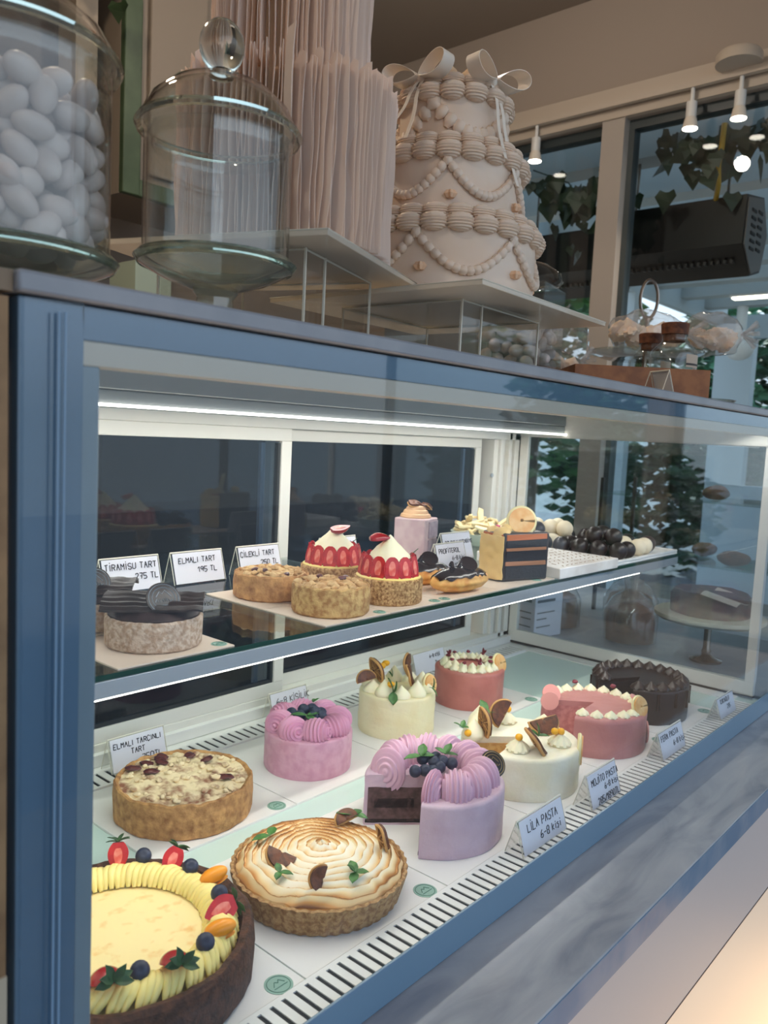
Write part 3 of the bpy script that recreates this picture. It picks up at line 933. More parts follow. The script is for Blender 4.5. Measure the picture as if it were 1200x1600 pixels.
def mint(c, ds, L, parent, name='mint_sprig', w=.55):
    g = G()
    for k, d in enumerate(ds): leaf(g, c, d, (0, 0, 1) if abs(Vector(d).normalized().z) < .8 else (1, -1, 0), L * (1 - .12 * k), L * w)
    return g.out(name, MINT, parent)
def berry(c, r, parent, name='blueberry', ax=(0, 0, 1)):
    g = G()
    g.ball((0, 0, 0), (r, r, r * .88), frame_z(ax), 16, 12, lambda th, ph: 1 - .22 * math.exp(-(ph / .28) ** 2) + .10 * math.exp(-((ph - .42) / .1) ** 2) * (.5 + .5 * math.cos(5 * th)))
    return g.out(name, BERRYB, parent, loc=c)
def half_straw(c, ax, nrm, L, parent, calyx=True, name='strawberry', blunt=False):
    """halved strawberry; ax = tip direction, nrm = cut face normal"""
    ax = Vector(ax).normalized()
    nrm = Vector(nrm)
    nrm = (nrm - ax * nrm.dot(ax)).normalized()
    M = Matrix((ax.cross(nrm), -nrm, ax)).transposed()     # local z = tip, local -y = cut face
    M = Matrix((nrm.cross(ax) * -1, -nrm, ax)).transposed()
    g = G()
    def rad(u):
        if blunt: return L * .36 * (math.sin(PI * min(1, u * .88 + .11)) ** .42)
        return L * .40 * (math.sin(PI * min(1, u * .86 + .12)) ** .75) * (1 - .25 * u)
    rows = []
    n = 12
    for i in range(11):
        u = i / 10
        q = max(rad(u), .0004)
        z = -L * .45 + L * u
        rows.append([g.bm.verts.new(M @ Vector((q * math.cos(PI * k / n), q * .9 * math.sin(PI * k / n), z))) for k in range(n + 1)])
    for a, b2 in zip(rows[:-1], rows[1:]):
        for k in range(n): g.bm.faces.new((a[k], a[k + 1], b2[k + 1], b2[k]))
    g.bm.faces.new(rows[0])
    o = g.out(name, STRAW, parent, loc=c)
    g = G()
    out = [(rad(i / 20), -L * .45 + L * i / 20) for i in range(21)]
    poly = [M @ Vector((x, -.0004, z)) for x, z in out] + [M @ Vector((-x, -.0004, z)) for x, z in out[::-1]]
    g.bm.faces.new([g.bm.verts.new(p) for p in poly])
    pc = [M @ Vector((x * .42, -.0009, z * .62 + L * .02)) for x, z in out] + [M @ Vector((-x * .42, -.0009, z * .62 + L * .02)) for x, z in out[::-1]]
    fl_ = g.out('cut_flesh', STRAWF, o, smooth=False)
    g = G()
    g.bm.faces.new([g.bm.verts.new(p) for p in pc])
    g.out('pale_core', STRAWC, fl_, smooth=False)
    if calyx:
        g = G()
        for k in range(6):
            a = PI * k / 5
            leaf(g, M @ Vector((0, .002, -L * .45)), M @ Vector((math.cos(a), .7 * math.sin(a) - .1, -.35 - .3 * (k % 2))), M @ Vector((0, .3, -1)), L * .42, L * .2)
        g.out('calyx', CALYX, o)
    return o
def citrus(c, nrm, r, parent, half=False, pale=False, rot=0., name='dried_citrus_slice', th=.004):
    """dried (or fresh pale) slice: rind ring, flesh with spokes"""
    M = frame_z(nrm) @ Matrix.Rotation(rot, 3, 'Z')
    A = PI if half else 2 * PI
    g = G()
    N = 20 if half else 36
    wv = lambda a: .0012 * math.sin(3 * a) * (0 if pale else 1)
    pts = [M @ Vector((r * math.cos(A * i / N), r * math.sin(A * i / N), wv(A * i / N))) for i in range(N + (1 if half else 0))]
    if half: pts += [M @ Vector((r * x, 0, 0)) for x in (-.5, 0, .5)]
    g.tube(pts, r * (.10 if not pale else .14), 7, True)
    o = g.out(name, PALEPEEL if pale else DRYRIND, parent, loc=c)
    g = G()
    def f(u, v):
        a = A * u
        q = r * .96 * v
        return M @ Vector((q * math.cos(a), q * math.sin(a), wv(a) * v + th * .5))
    g.grid(f, N, 6, th)
    fl = g.out('flesh', PALEFLESH if pale else DRYFLESH, o)
    g = G()
    for k in range(9 if not half else 5):
        a = A * (k + (.5 if half else 0)) / (9 if not half else 5)
        for sz in (-1, 1):
            g.tube([M @ Vector((r * .12 * math.cos(a), r * .12 * math.sin(a), sz * th * .5)), M @ Vector((r * .9 * math.cos(a), r * .9 * math.sin(a), wv(a) + sz * th * .5))], r * .03, 5)
    g.out('membrane', PALEPEEL if pale else DRYRIND, fl)
    return o
def disc_logo(c, nrm, r, parent, m=None, ink=None, name='chocolate_disc', rot=0.):
    """embossed chocolate seal: rings, a little mountain and a line of script"""
    M = frame_z(nrm) @ Matrix.Rotation(rot, 3, 'Z')
    g = G().lathe([(0, -.001), (r * .97, -.001), (r, 0), (r * .97, .0012), (r * .9, .0016), (0, .0014)], 40)
    for v in g.bm.verts: v.co = M @ v.co
    o = g.out(name, m or CHOC, parent, loc=c)
    g = G()
    P = lambda x, y: M @ Vector((x * r, y * r, .0018))
    for q in (.86, .66):
        g.tube([P(q * math.cos(a * PI / 16), q * math.sin(a * PI / 16)) for a in range(32)], r * .022, 4, True)
    for seg in (((-.45, .08), (-.2, .42), (-.08, .26), (.1, .48), (.45, .08)), ((-.5, -.22), (-.4, -.02), (-.34, -.22), (-.26, -.05), (-.2, -.2), (-.12, -.05), (-.04, -.2), (.02, .02), (.08, -.2), (.14, .02), (.2, -.2), (.28, -.06), (.34, -.2), (.5, -.1)), ((-.25, -.42), (.25, -.42))):
        g.tube([P(*p) for p in seg], r * .024, 4)
    g.out('seal_print', ink or GOLD, o)
    return o
def cut_face(prof_r, h, layers, ang_, parent, m_default, names, z0=0., off=.0012, r_in=.006, tilt=1):
    """layered section on the cut plane at angle ang_: list of (z0,z1,r0,r1,material,name)"""
    d = Vector((math.cos(ang_), math.sin(ang_), 0))
    nrm = Vector((-d.y, d.x, 0)) * tilt
    for (za, zb, ra, rb, mm, nm) in layers:
        g = G()
        pts = []
        N = 8
        for i in range(N + 1): pts.append((ra + (rb - ra) * i / N, za + .0012 * noise.noise(Vector((i * .9, za * 90, 3)))))
        for i in range(N, -1, -1): pts.append((ra + (rb - ra) * i / N, zb + .0012 * noise.noise(Vector((i * .8, zb * 90, 7)))))
        a = [g.bm.verts.new(d * r + Vector((0, 0, z)) + nrm * off) for r, z in pts]
        b2 = [g.bm.verts.new(d * r + Vector((0, 0, z)) - nrm * .003) for r, z in pts]
        g.bm.faces.new(a)
        for i in range(len(a)): g.bm.faces.new((a[i], a[(i + 1) % len(a)], b2[(i + 1) % len(a)], b2[i]))
        g.out(nm, mm, parent)

ZF, ZR = CB + .0022, CB + .004
# ------------------------------------------------------------------ 1 cheesecake with berries (front left)
t = thing('cheesecake', 'big yellow cheesecake in brown crumb crust ringed with cream and berries', 'cake', (.447, .182, ZF))
RC, HC = .143, .056
prof = [(0, 0), (RC - .006, 0), (RC, .004), (RC + .002, HC * .5), (RC, HC - .002), (RC - .004, HC + .002), (RC - .012, HC), (RC - .016, HC - .012), (RC - .02, HC - .03), (0, HC - .03)]
G().lathe(prof, 120, fn=wob(.003, 14, 1)).rough(.0012, 180).out('crumb_crust', CRUMBR, t)
G().lathe([(0, .026), (RC - .018, .026), (RC - .018, HC - .010), (RC - .03, HC - .008), (0, HC - .008)], 64).rough(.0006, 40).out('cheese_filling', CHEESE, t)
for i in range(30):
    a = 2 * PI * i / 30
    g = G()
    c = Vector((.108 * math.cos(a), .108 * math.sin(a), HC - .004))
    d = Vector((math.cos(a - .35), math.sin(a - .35), 0))
    tg = Vector((-math.sin(a), math.cos(a), 0))
    for k in (-1, 0, 1):
        p0 = c + tg * (k * .0068)
        pts, rad_ = [], []
        for q in range(11):
            u = q / 10
            pts.append(p0 + d * (-.021 + .040 * u) + tg * (.006 * math.sin(PI * u)) + Vector((0, 0, -.007 + (.0185 - .0016 * abs(k)) * math.sin(PI * min(1, u * .93 + .05)) ** .7)))
            rad_.append(.0012 + .0048 * math.sin(PI * min(1, u * .96 + .03)) ** .6)
        g.tube(pts, rad_, 9)
    g.out('cream_shell', CUSTARD, t)
def at_(a, r, z): return (r * math.cos(R(a)), r * math.sin(R(a)), z)
zt = HC + .006
cvw = Vector((-.45, -.73, .55))
half_straw(at_(60, .122, zt + .010), (-.15, -.25, -1), (-.45, -.75, .35), .034, t)
half_straw(at_(28, .118, zt + .008), (-.6, -.2, -.6), (-.45, -.75, .5), .034, t)
half_straw(at_(-38, .108, zt + .008), (-.9, .1, -.1), (-.2, -.75, .6), .038, t)
half_straw(at_(-92, .106, zt + .006), (.2, .9, -.45), (0, .5, -.6), .042, t)
half_straw(at_(-128, .104, zt + .006), (.1, .9, -.45), (0, .5, -.6), .044, t)
half_straw(at_(120, .120, zt + .008), (-.15, -.25, -1), (-.45, -.75, .35), .034, t)
half_straw(at_(200, .112, zt + .008), (.5, .2, -.4), (-.45, -.75, .35), .034, t)
for a, r_ in ((46, .122), (14, .114), (-22, .109), (-70, .108), (-110, .099), (95, .112), (150, .112)):
    berry(at_(a, r_, zt + .008), .0098, t, ax=(-.3, -.5, .5))
def kumquat(c, ax, parent):
    M = frame_z(ax)
    g = G().ball((0, 0, 0), (.010, .0085, .017), M, 16, 12)
    o = g.out('kumquat', KUMQ, parent, loc=c)
    g = G()
    pts = [M @ Vector((.0088 * math.cos(a * PI / 12), -.0092, .015 * math.sin(a * PI / 12))) for a in range(24)]
    g.bm.faces.new([g.bm.verts.new(p * .96) for p in pts])
    g.out('cut_flesh', KUMQF, o, smooth=False)
kumquat(at_(-4, .118, zt + .010), (.7, -.5, .35), t)
kumquat(at_(-56, .112, zt + .008), (.8, -.55, .2), t)
# ------------------------------------------------------------------ 2 torched meringue tart
t = thing('meringue_tart', 'round tart topped with torched spiral meringue and dried citrus', 'tart', (.721, .153, ZF))
fl = lambda a, r, z, j: (r * (1 + (.010 * math.cos(44 * a) if r > .09 else 0)), z)
G().lathe([(0, 0), (.103, 0), (.106, .003), (.115, .034), (.115, .037), (.111, .038), (.107, .030), (0, .028)], 264, fn=fl).rough(.0005, 260).out('pastry_shell', CRUSTT, t)
g = G()
lay = g.bm.verts.layers.float.new('toast')
nu, nv = 220, 170
toast = []
turns = 9.3
V = []
for i in range(nu):
    row = []
    th = 2 * PI * i / nu
    for j in range(nv + 1):
        q = .108 * j / nv
        nn = noise.noise(Vector((math.cos(th) * q * 22, math.sin(th) * q * 22, 2)))
        n3 = noise.noise(Vector((math.cos(th) * 2.2, math.sin(th) * 2.2, q * 10)))
        ph = (q / .108 * turns - th / (2 * PI) + nn * .30 + n3 * .25) % 1
        ridge = (1 - ph) ** .7 if ph > .14 else (ph / .14)
        dome = .016 * (1 - (q / .112) ** 2) + .002
        edge = min(1, (.110 - q) / .010)
        z = .036 + dome * (.3 + .7 * edge) + .0075 * ridge * edge + (.006 * math.exp(-(q / .012) ** 2))
        wv = .002 * math.sin(5 * th + 9 * nn) * (q / .108)
        row.append(g.bm.verts.new(((q + wv) * math.cos(th), (q + wv) * math.sin(th), z)))
        tv = max(0, 1 - abs(ph - .12) / .075) * (1.0 + .5 * nn) + (.40 + .7 * nn + .3 * n3) * max(0, ph - .35) * 1.3
        tv += .35 * max(0, (q - .085) / .02)
        toast.append(max(0, min(1, tv * 1.05)))
    V.append(row)
for i in range(nu):
    for j in range(nv):
        a = V[i]
        b2 = V[(i + 1) % nu]
        g.bm.faces.new((a[j], a[j + 1], b2[j + 1], b2[j]))
k = 0
for row in V:
    for v in row:
        v[lay] = toast[k]
        k += 1
ed = [row[-1] for row in V]
lo = [g.bm.verts.new((v.co.x * .995, v.co.y * .995, .031)) for v in ed]
for q in lo: q[lay] = .15
for i in range(nu): g.bm.faces.new((ed[i], lo[i], lo[(i + 1) % nu], ed[(i + 1) % nu]))
g.out('meringue', MER, t, ang=80)
zc = .057
citrus((.076, .024, zc), (-.35, -.5, .75), .017, t, True, rot=.4)
citrus((-.052, .017, zc + .003), (-.3, -.5, .8), .020, t, True, rot=2.6)
citrus((-.052, -.056, zc), (-.5, -.85, .35), .016, t, True, rot=1.2)
citrus((.066, -.044, zc + .004), (.9, -.3, .2), .019, t, True, rot=1.4)
mint((.086, .022, zc + .006), ((-.6, .5, .3), (.5, -.9, .1), (.9, .1, .2)), .024, t)
mint((-.030, .066, zc), ((-.9, .35, .15), (.8, .5, .3)), .024, t)
mint((-.080, -.010, zc), ((.5, -.8, .2), (-.6, -.4, .1), (.2, .5, .5)), .017, t)
mint((-.014, -.076, zc), ((.4, .7, .35), (-.8, -.5, .1), (.6, -.4, .15), (-.2, .3, .5)), .022, t)
# ------------------------------------------------------------------ 3 apple crumble pie, rear left
def crumble_tart(name, label, loc, r, h, group=None, crust=None, top=None, lumps=70, seed=1, dark=8, dome=.006, lump=(.006, .011)):
    rnd = random.Random(seed)
    t = thing(name, label, 'tart', loc, rnd.random() * 6, group)
    w_ = r * .1
    G().lathe([(0, 0), (r - .003, 0), (r, .003), (r + .001, h * .6), (r - .0005, h - .002), (r - .003, h), (r - w_ * .7, h - .002), (r - w_, h - .008), (0, h - .009)], 110, fn=lambda a, q, z, j: (q + (r * .022 * noise.noise(Vector((math.cos(a) * 5, math.sin(a) * 5, z * 60 + seed))) if q > .01 else 0), z + (h * .06 * noise.noise(Vector((math.cos(a) * 6, math.sin(a) * 6, seed))) if z > h * .8 and q > r * .85 else 0))).rough(.0007, 150, seed).out('crust', crust or CRUST, t)
    g = G()
    def fn(a, q, z, j):
        k = noise.noise(Vector((q * math.cos(a) * 60, q * math.sin(a) * 60, seed))) + .5 * noise.noise(Vector((q * math.cos(a) * 150, q * math.sin(a) * 150, seed)))
        return q, z + (.0045 * k if 0 < q < r * .93 else .0)
    g.lathe([(r * .94 * (1 - k / 26), h - .004 + dome * (1 - (1 - k / 26) ** 2)) for k in range(27)], 110, fn=fn)
    o = g.out('crumble_top', top or CRUMBLE, t)
    g = G()
    for i in range(lumps):
        a = rnd.random() * 6.283
        q = r * .86 * math.sqrt(rnd.random())
        s = rnd.uniform(*lump) * .6
        g.ball((q * math.cos(a), q * math.sin(a), h - .002 + dome * (1 - (q / r) ** 2)), (s, s * .8, s * .55), Matrix.Rotation(rnd.random() * 3, 3, 'Z'), 9, 7)
    g.rough(.0016, 150, seed).out('crumb_lumps', top or CRUMBLE, o)['kind'] = 'stuff'
    for i in range(dark):
        a = rnd.random() * 6.283
        q = r * rnd.uniform(.3, .82)
        G().ball((0, 0, 0), (.013 * r / .1, .008 * r / .1, .0028), Matrix.Rotation(a, 3, 'Z'), 12, 8).rough(.0025, 130, i).out('fruit_spot', JAM, o, loc=(q * math.cos(a), q * math.sin(a), h + dome * (1 - (q / r) ** 2)))
    return t
crumble_tart('apple_pie', 'big golden apple crumble pie dusted with sugar on white card', (.722, .455, ZR), .105, .054, top=SUGAR, lumps=110, seed=4, dark=9)
# ------------------------------------------------------------------ 4 pink cake with blueberries
t = thing('blueberry_cake', 'round pink buttercream cake with ridged rosettes and blueberries', 'cake', (.983, .450, ZR))
G().lathe(body_prof(.078, .068, .004), 90, fn=wob(.0012, 12)).out('buttercream', PINK, t)
for i in range(8):
    a = 2 * PI * i / 8 + .25
    g = G()
    d = Vector((math.cos(a), math.sin(a), 0))
    tn = Vector((-d.y, d.x, 0))
    ridged(g, (0, 0, 0), d * .55 + tn * .85 + Vector((0, 0, .15)), (.0245, .0245, .026), 12, .085)
    for v in g.bm.verts: v.co.z *= .92
    g.out('rosette', PINKR, t, loc=(.053 * d.x, .053 * d.y, .078), ang=80)
for x, y, z in ((-.012, .012, .088), (.004, .020, .094), (.022, .016, .092), (.012, -.002, .094), (-.002, -.012, .090), (.026, -.004, .089), (.012, -.018, .090), (-.018, .028, .090)):
    berry((x, y, z), .0105, t, ax=(x * 20 - .3, y * 10 - .4, .6))
mint((-.016, -.010, .094), ((-.7, .55, .3), (-.2, -.9, .1), (.7, -.5, .35)), .028, t)
mint((.030, .022, .100), ((.5, -.3, .6), (.4, .3, .3)), .013, t)
# ------------------------------------------------------------------ 5 pale citrus cake rear
t = thing('citrus_cake', 'tall pale ivory cake crowned with dried orange slices and mint', 'cake', (1.241, .460, ZR))
G().lathe(body_prof(.078, .082, .005), 90, fn=wob(.0012, 10)).out('cream_coat', IVORY, t)
g0 = None
for i in range(10):
    a = 2 * PI * i / 10 + .2
    g = G()
    kiss(g, (0, 0, 0), .019, .034 if i % 2 else .026, 0)
    g.out('cream_kiss', CREAMY, t, loc=(.056 * math.cos(a), .056 * math.sin(a), .080))
vd = (-.72, -.6, .35)
citrus((-.062, .030, .104), (-.6, -.7, .3), .020, t, True, rot=.3)
citrus((-.030, .034, .118), (.75, -.3, .3), .026, t, False)
citrus((.012, -.020, .110), (.6, -.7, .3), .022, t, False)
citrus((.050, .014, .118), (.3, -.8, .2), .024, t, True, rot=1.2)
citrus((.040, -.050, .094), (.1, -.95, .25), .020, t, False, True, name='pale_citrus_slice')
for x, y, z in ((-.046, -.020, .104), (-.005, .04, .120), (.012, .044, .122)):
    G().ball((0, 0, 0), (.009, .008, .006), None, 12, 8).rough(.001, 200).out('orange_gel', ZEST, t, loc=(x, y, z))
mint((-.056, -.034, .094), ((-.1, .1, 1), (-.5, -.55, -.6), (.3, -.3, .8)), .030, t, w=.62)
mint((.018, -.074, .096), ((.1, -.3, .9), (.4, -.5, -.6), (-.4, -.4, .3)), .022, t, w=.65)
mint((-.02, .0, .11), ((.3, .1, .9), (-.4, 0, .8)), .016, t)
# ------------------------------------------------------------------ 6 rose pink cake rear
t = thing('rose_cake', 'rose pink glazed cake with piped ivory cream ring at the rear', 'cake', (1.498, .460, ZR))
G().lathe(body_prof(.079, .082, .007), 90, fn=wob(.001, 10, 4)).out('rose_glaze', ROSE, t)
def shell_ring(parent, rad, z, n, s, m, name='cream_shell', a0=0, a1=2 * PI):
    for i in range(n):
        a = a0 + (a1 - a0) * i / n
        g = G()
        kiss(g, (0, 0, 0), s, s * 1.5, 6)
        g.out(name, m, parent, loc=(rad * math.cos(a), rad * math.sin(a), z))
shell_ring(t, .058, .081, 18, .0115, CREAMY)
shell_ring(t, .044, .086, 13, .010, CREAMY)
citrus((.034, -.056, .092), (.0, -.92, .35), .021, t, False, True, name='pale_citrus_slice')
rnd = random.Random(5)
for k in range(9):
    a = 2 * PI * k / 9
    c = (.05 * math.cos(a), .05 * math.sin(a), .100)
    g = G().ball((0, 0, 0), (.0065, .005, .003), Matrix.Rotation(a, 3, 'Z'), 10, 6).rough(.0015, 250, k)
    if k % 3 == 0:
        for q in range(4): leaf(g, (0, 0, .001), (rnd.gauss(0, .5), rnd.gauss(0, .5), 1), (1, 0, 0), .013, .006)
    g.out('dried_rose_petal', mat('dried_rose', (128, 40, 56), .6), t, loc=c)
# ------------------------------------------------------------------ 7 lilac cake, wedge cut away
GAP0, GAP1 = R(137), R(207)
t = thing('lilac_cake', 'lilac buttercream cake with a wedge cut out showing dark sponge', 'cake', (.968, .155, ZF))
A0, A1 = GAP1, GAP0 + 2 * PI
G().lathe(body_prof(.1075, .080, .006), 84, a0=A0, a1=A1, fn=wob(.0012, 10, 8)).out('buttercream', LILA, t, ang=35)
LY = [(.006, .060, .004, .102, SPONGE, 'dark_sponge'), (.028, .043, .030, .092, SPONGED, 'black_filling'), (.004, .010, .004, .105, SPONGED, 'chocolate_base')]
cut_face(.1, .08, LY, GAP0, t, None, None, tilt=1)
cut_face(.1, .08, LY, GAP1, t, None, None, tilt=-1)
nR = 11
for i in range(nR):
    a = A0 + .14 + (A1 - A0 - .28) * i / (nR - 1)
    d = Vector((math.cos(a), math.sin(a), 0))
    tn = Vector((-d.y, d.x, 0))
    g = G()
    ridged(g, (0, 0, 0), tn * .95 + d * .35, (.027, .040, .024 if 0 < i < nR - 1 else .013), 10, .075)
    M = Matrix((tn, d, Vector((0, 0, 1)))).transposed()
    # squash to a shell that leans over the rim
    for v in g.bm.verts: v.co.z *= .85
    g.out('rosette', LILAR, t, loc=(.072 * d.x, .072 * d.y, .083), ang=80)
for k, (x, y, z) in enumerate(((-.034, .012, .092), (-.020, .004, .092), (-.004, .022, .100), (.004, .006, .098), (-.002, -.010, .096), (.016, -.002, .098), (.020, .014, .098), (-.012, -.006, .092), (.024, -.014, .096), (.012, .028, .097))):
    berry((x, y, z), .0095, t, ax=(-.5, -.5, .5))
mint((-.010, .020, .106), ((-.85, .5, .15), (.5, .3, .5), (.8, -.5, .2)), .028, t)
mint((.024, .0, .106), ((.5, .1, .4), (.8, -.55, .1), (-.2, .5, .4)), .024, t)
disc_logo((.050, -.072, .106), (-.28, -.62, .55), .021, t, mat('black_disc', (40, 34, 34), .35), GOLD)
# ------------------------------------------------------------------ 8 white mojito cake, wedge cut away
t = thing('mojito_cake', 'white cream cake with cut wedge, pale sponge and dried citrus', 'cake', (1.223, .157, ZF))
G0, G1 = R(136), R(190)
A0, A1 = G1, G0 + 2 * PI
G().lathe(body_prof(.105, .074, .007), 84, a0=A0, a1=A1, fn=wob(.0014, 10, 14)).out('cream_coat', IVORY2, t, ang=35)
LY = [(.042, .062, .006, .098, SPONGEL, 'pale_sponge'), (.010, .036, .006, .098, SPONGEL, 'pale_sponge'), (.036, .042, .006, .099, mat('lime_cream', (236, 206, 140), .5), 'cream_layer')]
cut_face(.1, .08, LY, G0, t, None, None, tilt=1)
cut_face(.1, .08, LY, G1, t, None, None, tilt=-1)
for x, y, sw in ((-.065, .058, 0), (-.020, .078, 0), (.045, .060, 8), (.080, .0, 8), (.020, -.066, 10), (-.058, -.030, 10), (.0, .09, 0)):
    g = G()
    kiss(g, (0, 0, 0), .020, .024 if sw else .036, sw)
    g.out('cream_kiss', CREAMY, t, loc=(x, y, .073))
for x, y, z in ((-.084, .056, .086), (-.006, .072, .100), (.048, .058, .098), (-.060, -.032, .098), (.020, -.068, .098), (.012, -.060, .098)):
    G().ball((0, 0, 0), (.007, .0065, .006), None, 12, 8).rough(.001, 220).out('orange_gel', ZEST, t, loc=(x, y, z))
citrus((-.050, .046, .100), (.75, -.55, .15), .026, t, False)
citrus((.012, .044, .100), (-.55, -.7, .35), .026, t, True, rot=1.0)
citrus((.052, -.012, .096), (-.35, -.62, .65), .030, t, True, rot=3.3)
citrus((-.040, -.052, .090), (.55, -.50, .55), .027, t, False)
citrus((.052, -.088, .062), (.45, -.9, .0), .026, t, False, True, name='pale_citrus_slice')
mint((-.088, .066, .094), ((-.5, .4, .6), (.5, .2, .6), (.0, -.6, .3)), .018, t)
mint((-.014, .066, .104), ((.3, .5, .5), (.8, -.4, .1), (-.7, -.3, .2)), .030, t)
mint((-.018, -.044, .092), ((.3, .1, .6), (.5, -.5, .2), (-.2, .4, .5)), .022, t)
# ------------------------------------------------------------------ 9 dusty rose cake, wedge cut away
t = thing('rose_cut_cake', 'dusty rose cake with cut wedge, cream rosettes and pink chocolate discs', 'cake', (1.494, .150, ZF))
G0, G1 = R(128), R(186)
A0, A1 = G1, G0 + 2 * PI
G().lathe(body_prof(.104, .078, .010), 84, a0=A0, a1=A1, fn=wob(.0012, 10, 24)).out('rose_coat', ROSE2, t, ang=35)
LY = [(.008, .068, .006, .098, mat('pink_sponge', (206, 138, 134), .7, c2=(180, 108, 110), ns=90), 'pink_sponge')]
cut_face(.1, .08, LY, G0, t, None, None, tilt=1)
cut_face(.1, .08, LY, G1, t, None, None, tilt=-1)
nS = 17
for i in range(nS):
    a = A0 + .10 + (A1 - A0 - .2) * i / (nS - 1)
    g = G()
    kiss(g, (0, 0, 0), .0125, .015, 7)
    g.out('cream_rosette', CREAMY, t, loc=(.086 * math.cos(a), .086 * math.sin(a), .076))
for x, y, z, n, r_ in ((-.058, .066, .092, (-.5, -.6, .5), .019), (-.078, .058, .083, (-.7, -.6, .1), .018), (.045, -.072, .090, (.2, -.5, .8), .018), (.066, -.086, .024, (.55, -.83, 0), .022), (.090, -.060, .046, (.8, -.6, 0), .020)):
    g = G().lathe([(0, -.0015), (r_, -.0015), (r_, .0015), (0, .0015)], 28)
    M = frame_z(n)
    for v in g.bm.verts: v.co = M @ v.co
    g.out('pink_chocolate_disc', CHOPINK, t, loc=(x, y, z))
citrus((.010, -.090, .090), (-.2, -.9, .3), .020, t, False, True, name='pale_citrus_slice')
for k, (x, y) in enumerate(((-.02, .088), (.05, .07), (.03, -.082), (.085, .0))):
    G().ball((0, 0, 0), (.007, .006, .004), None, 10, 6).rough(.0015, 250, k).out('dried_rose_petal', MATS['dried_rose'], t, loc=(x, y, .094))
# ------------------------------------------------------------------ 10 dark chocolate cake, wedge cut away
t = thing('chocolate_cake', 'dark chocolate cake with piped rim and glazed sides at far right', 'cake', (1.752, .164, ZF))
G0, G1 = R(150), R(196)
A0, A1 = G1, G0 + 2 * PI
G().lathe(body_prof(.107, .076, .006), 84, a0=A0, a1=A1, fn=wob(.002, 16, 34)).out('ganache_coat', CHOC, t, ang=35)
LY = [(.006, .068, .004, .102, SPONGED, 'dark_sponge')]
cut_face(.1, .08, LY, G0, t, None, None, tilt=1)
cut_face(.1, .08, LY, G1, t, None, None, tilt=-1)
nS = 19
for i in range(nS):
    a = A0 + .08 + (A1 - A0 - .16) * i / (nS - 1)
    g = G()
    kiss(g, (0, 0, 0), .0165, .019, 7)
    g.rough(.0008, 120, i)
    g.out('ganache_rosette', GANACHE, t, loc=(.090 * math.cos(a), .090 * math.sin(a), .074))
rnd = random.Random(3)
for i in range(14):
    a = A0 + .1 + (A1 - A0 - .2) * i / 13
    h_ = rnd.uniform(.02, .05)
    d = Vector((math.cos(a), math.sin(a), 0)) * .1068
    G().tube([d + Vector((0, 0, .070)), d + Vector((0, 0, .070 - h_ * .6)), d + Vector((0, 0, .070 - h_))], [.004, .0034, .0042], 8).out('glaze_drip', CHOCG, t)

# ================================================================== glass shelf pastries
TH = .0022
for l, x0, x1, y0, y1, sx, sy in (('square card under the front tiramisu tart', .455, .612, .207, .345, .600, .222), ('square card under the rear tiramisu tart', .455, .612, .350, .49, None, None),
                          ('square card under the rear apple tart', .768, .905, .336, .475, None, None), ('square card under the front apple tart', .768, .905, .207, .335, .893, .219),
                          ('square card under the front strawberry tart', .906, 1.040, .207, .335, 1.028, .219), ('square card under the rear strawberry tart', .906, 1.040, .336, .475, None, None),
                          ('square card under the front eclair', 1.041, 1.20, .207, .335, 1.055, .219), ('square card under the layered chocolate slice', 1.201, 1.40, .207, .335, 1.35, .219)):
    board(x0, x1, y0, y1, SZ, l, 'cards on the glass shelf', m=CARD2, sx=sx, sy=sy, sr=.010)
SB = SZ + TH
def tiramisu(name, label, loc, rz, tilt):
    t = thing(name, label, 'tart', loc, rz, 'dark topped tiramisu tarts')
    G().lathe([(0, 0), (.054, 0), (.057, .003), (.0575, .034), (.055, .037), (.052, .035), (0, .033)], 80, fn=wob(.001, 14)).rough(.0008, 300).out('nut_crust', mat('grey_nut_crust', (200, 178, 158), .8, c2=(168, 140, 116), ns=170, bump=1, bs=280), t)
    G().lathe([(0, .030), (.053, .032), (.0535, .038), (.045, .047), (.02, .050), (0, .051)], 60, fn=wob(.002, 14)).out('cream_dome', mat('cocoa_cream', (60, 44, 44), .5, c2=(44, 32, 32), ns=60, bump=.5), t)
    g = G()
    def f(u, v):
        x = -.058 + .116 * u
        a = -1.15 + 2.3 * v
        return Vector((x, .050 * math.sin(a) * (1 - .1 * abs(u - .5)), .040 + .020 * math.cos(a) + .0012 * math.sin(26 * a) + .003 * noise.noise(Vector((u * 6, v * 3, 1)))))
    g.grid(f, 20, 40, .0022)
    g.out('chocolate_curl', CHOC, t)
    disc_logo((.012, -.030, .060), (tilt[0], tilt[1], tilt[2]), .0205, t, CHOC, SILV)
    return t
tiramisu('tiramisu_tart', 'small tart with dark chocolate sheet and seal, front one on shelf', (.544, .276, SB), R(-38), (.30, -.75, .5))
t2 = tiramisu('tiramisu_tart', 'small tart with dark chocolate sheet and seal, behind the front one', (.530, .405, SB), R(-38), (.35, -.75, .4))
crumble_tart('apple_tart', 'small apple crumble tart at the shelf edge, front of the pair', (.840, .270, SB), .0575, .043, 'small apple tarts', CRUST2, CRUMBLE, 40, 21, 3, .005, (.008, .014))
crumble_tart('apple_tart', 'small apple crumble tart behind and left, before its sign', (.842, .405, SB), .0595, .040, 'small apple tarts', CRUST, CRUMBLE, 40, 22, 3, .005, (.008, .014))
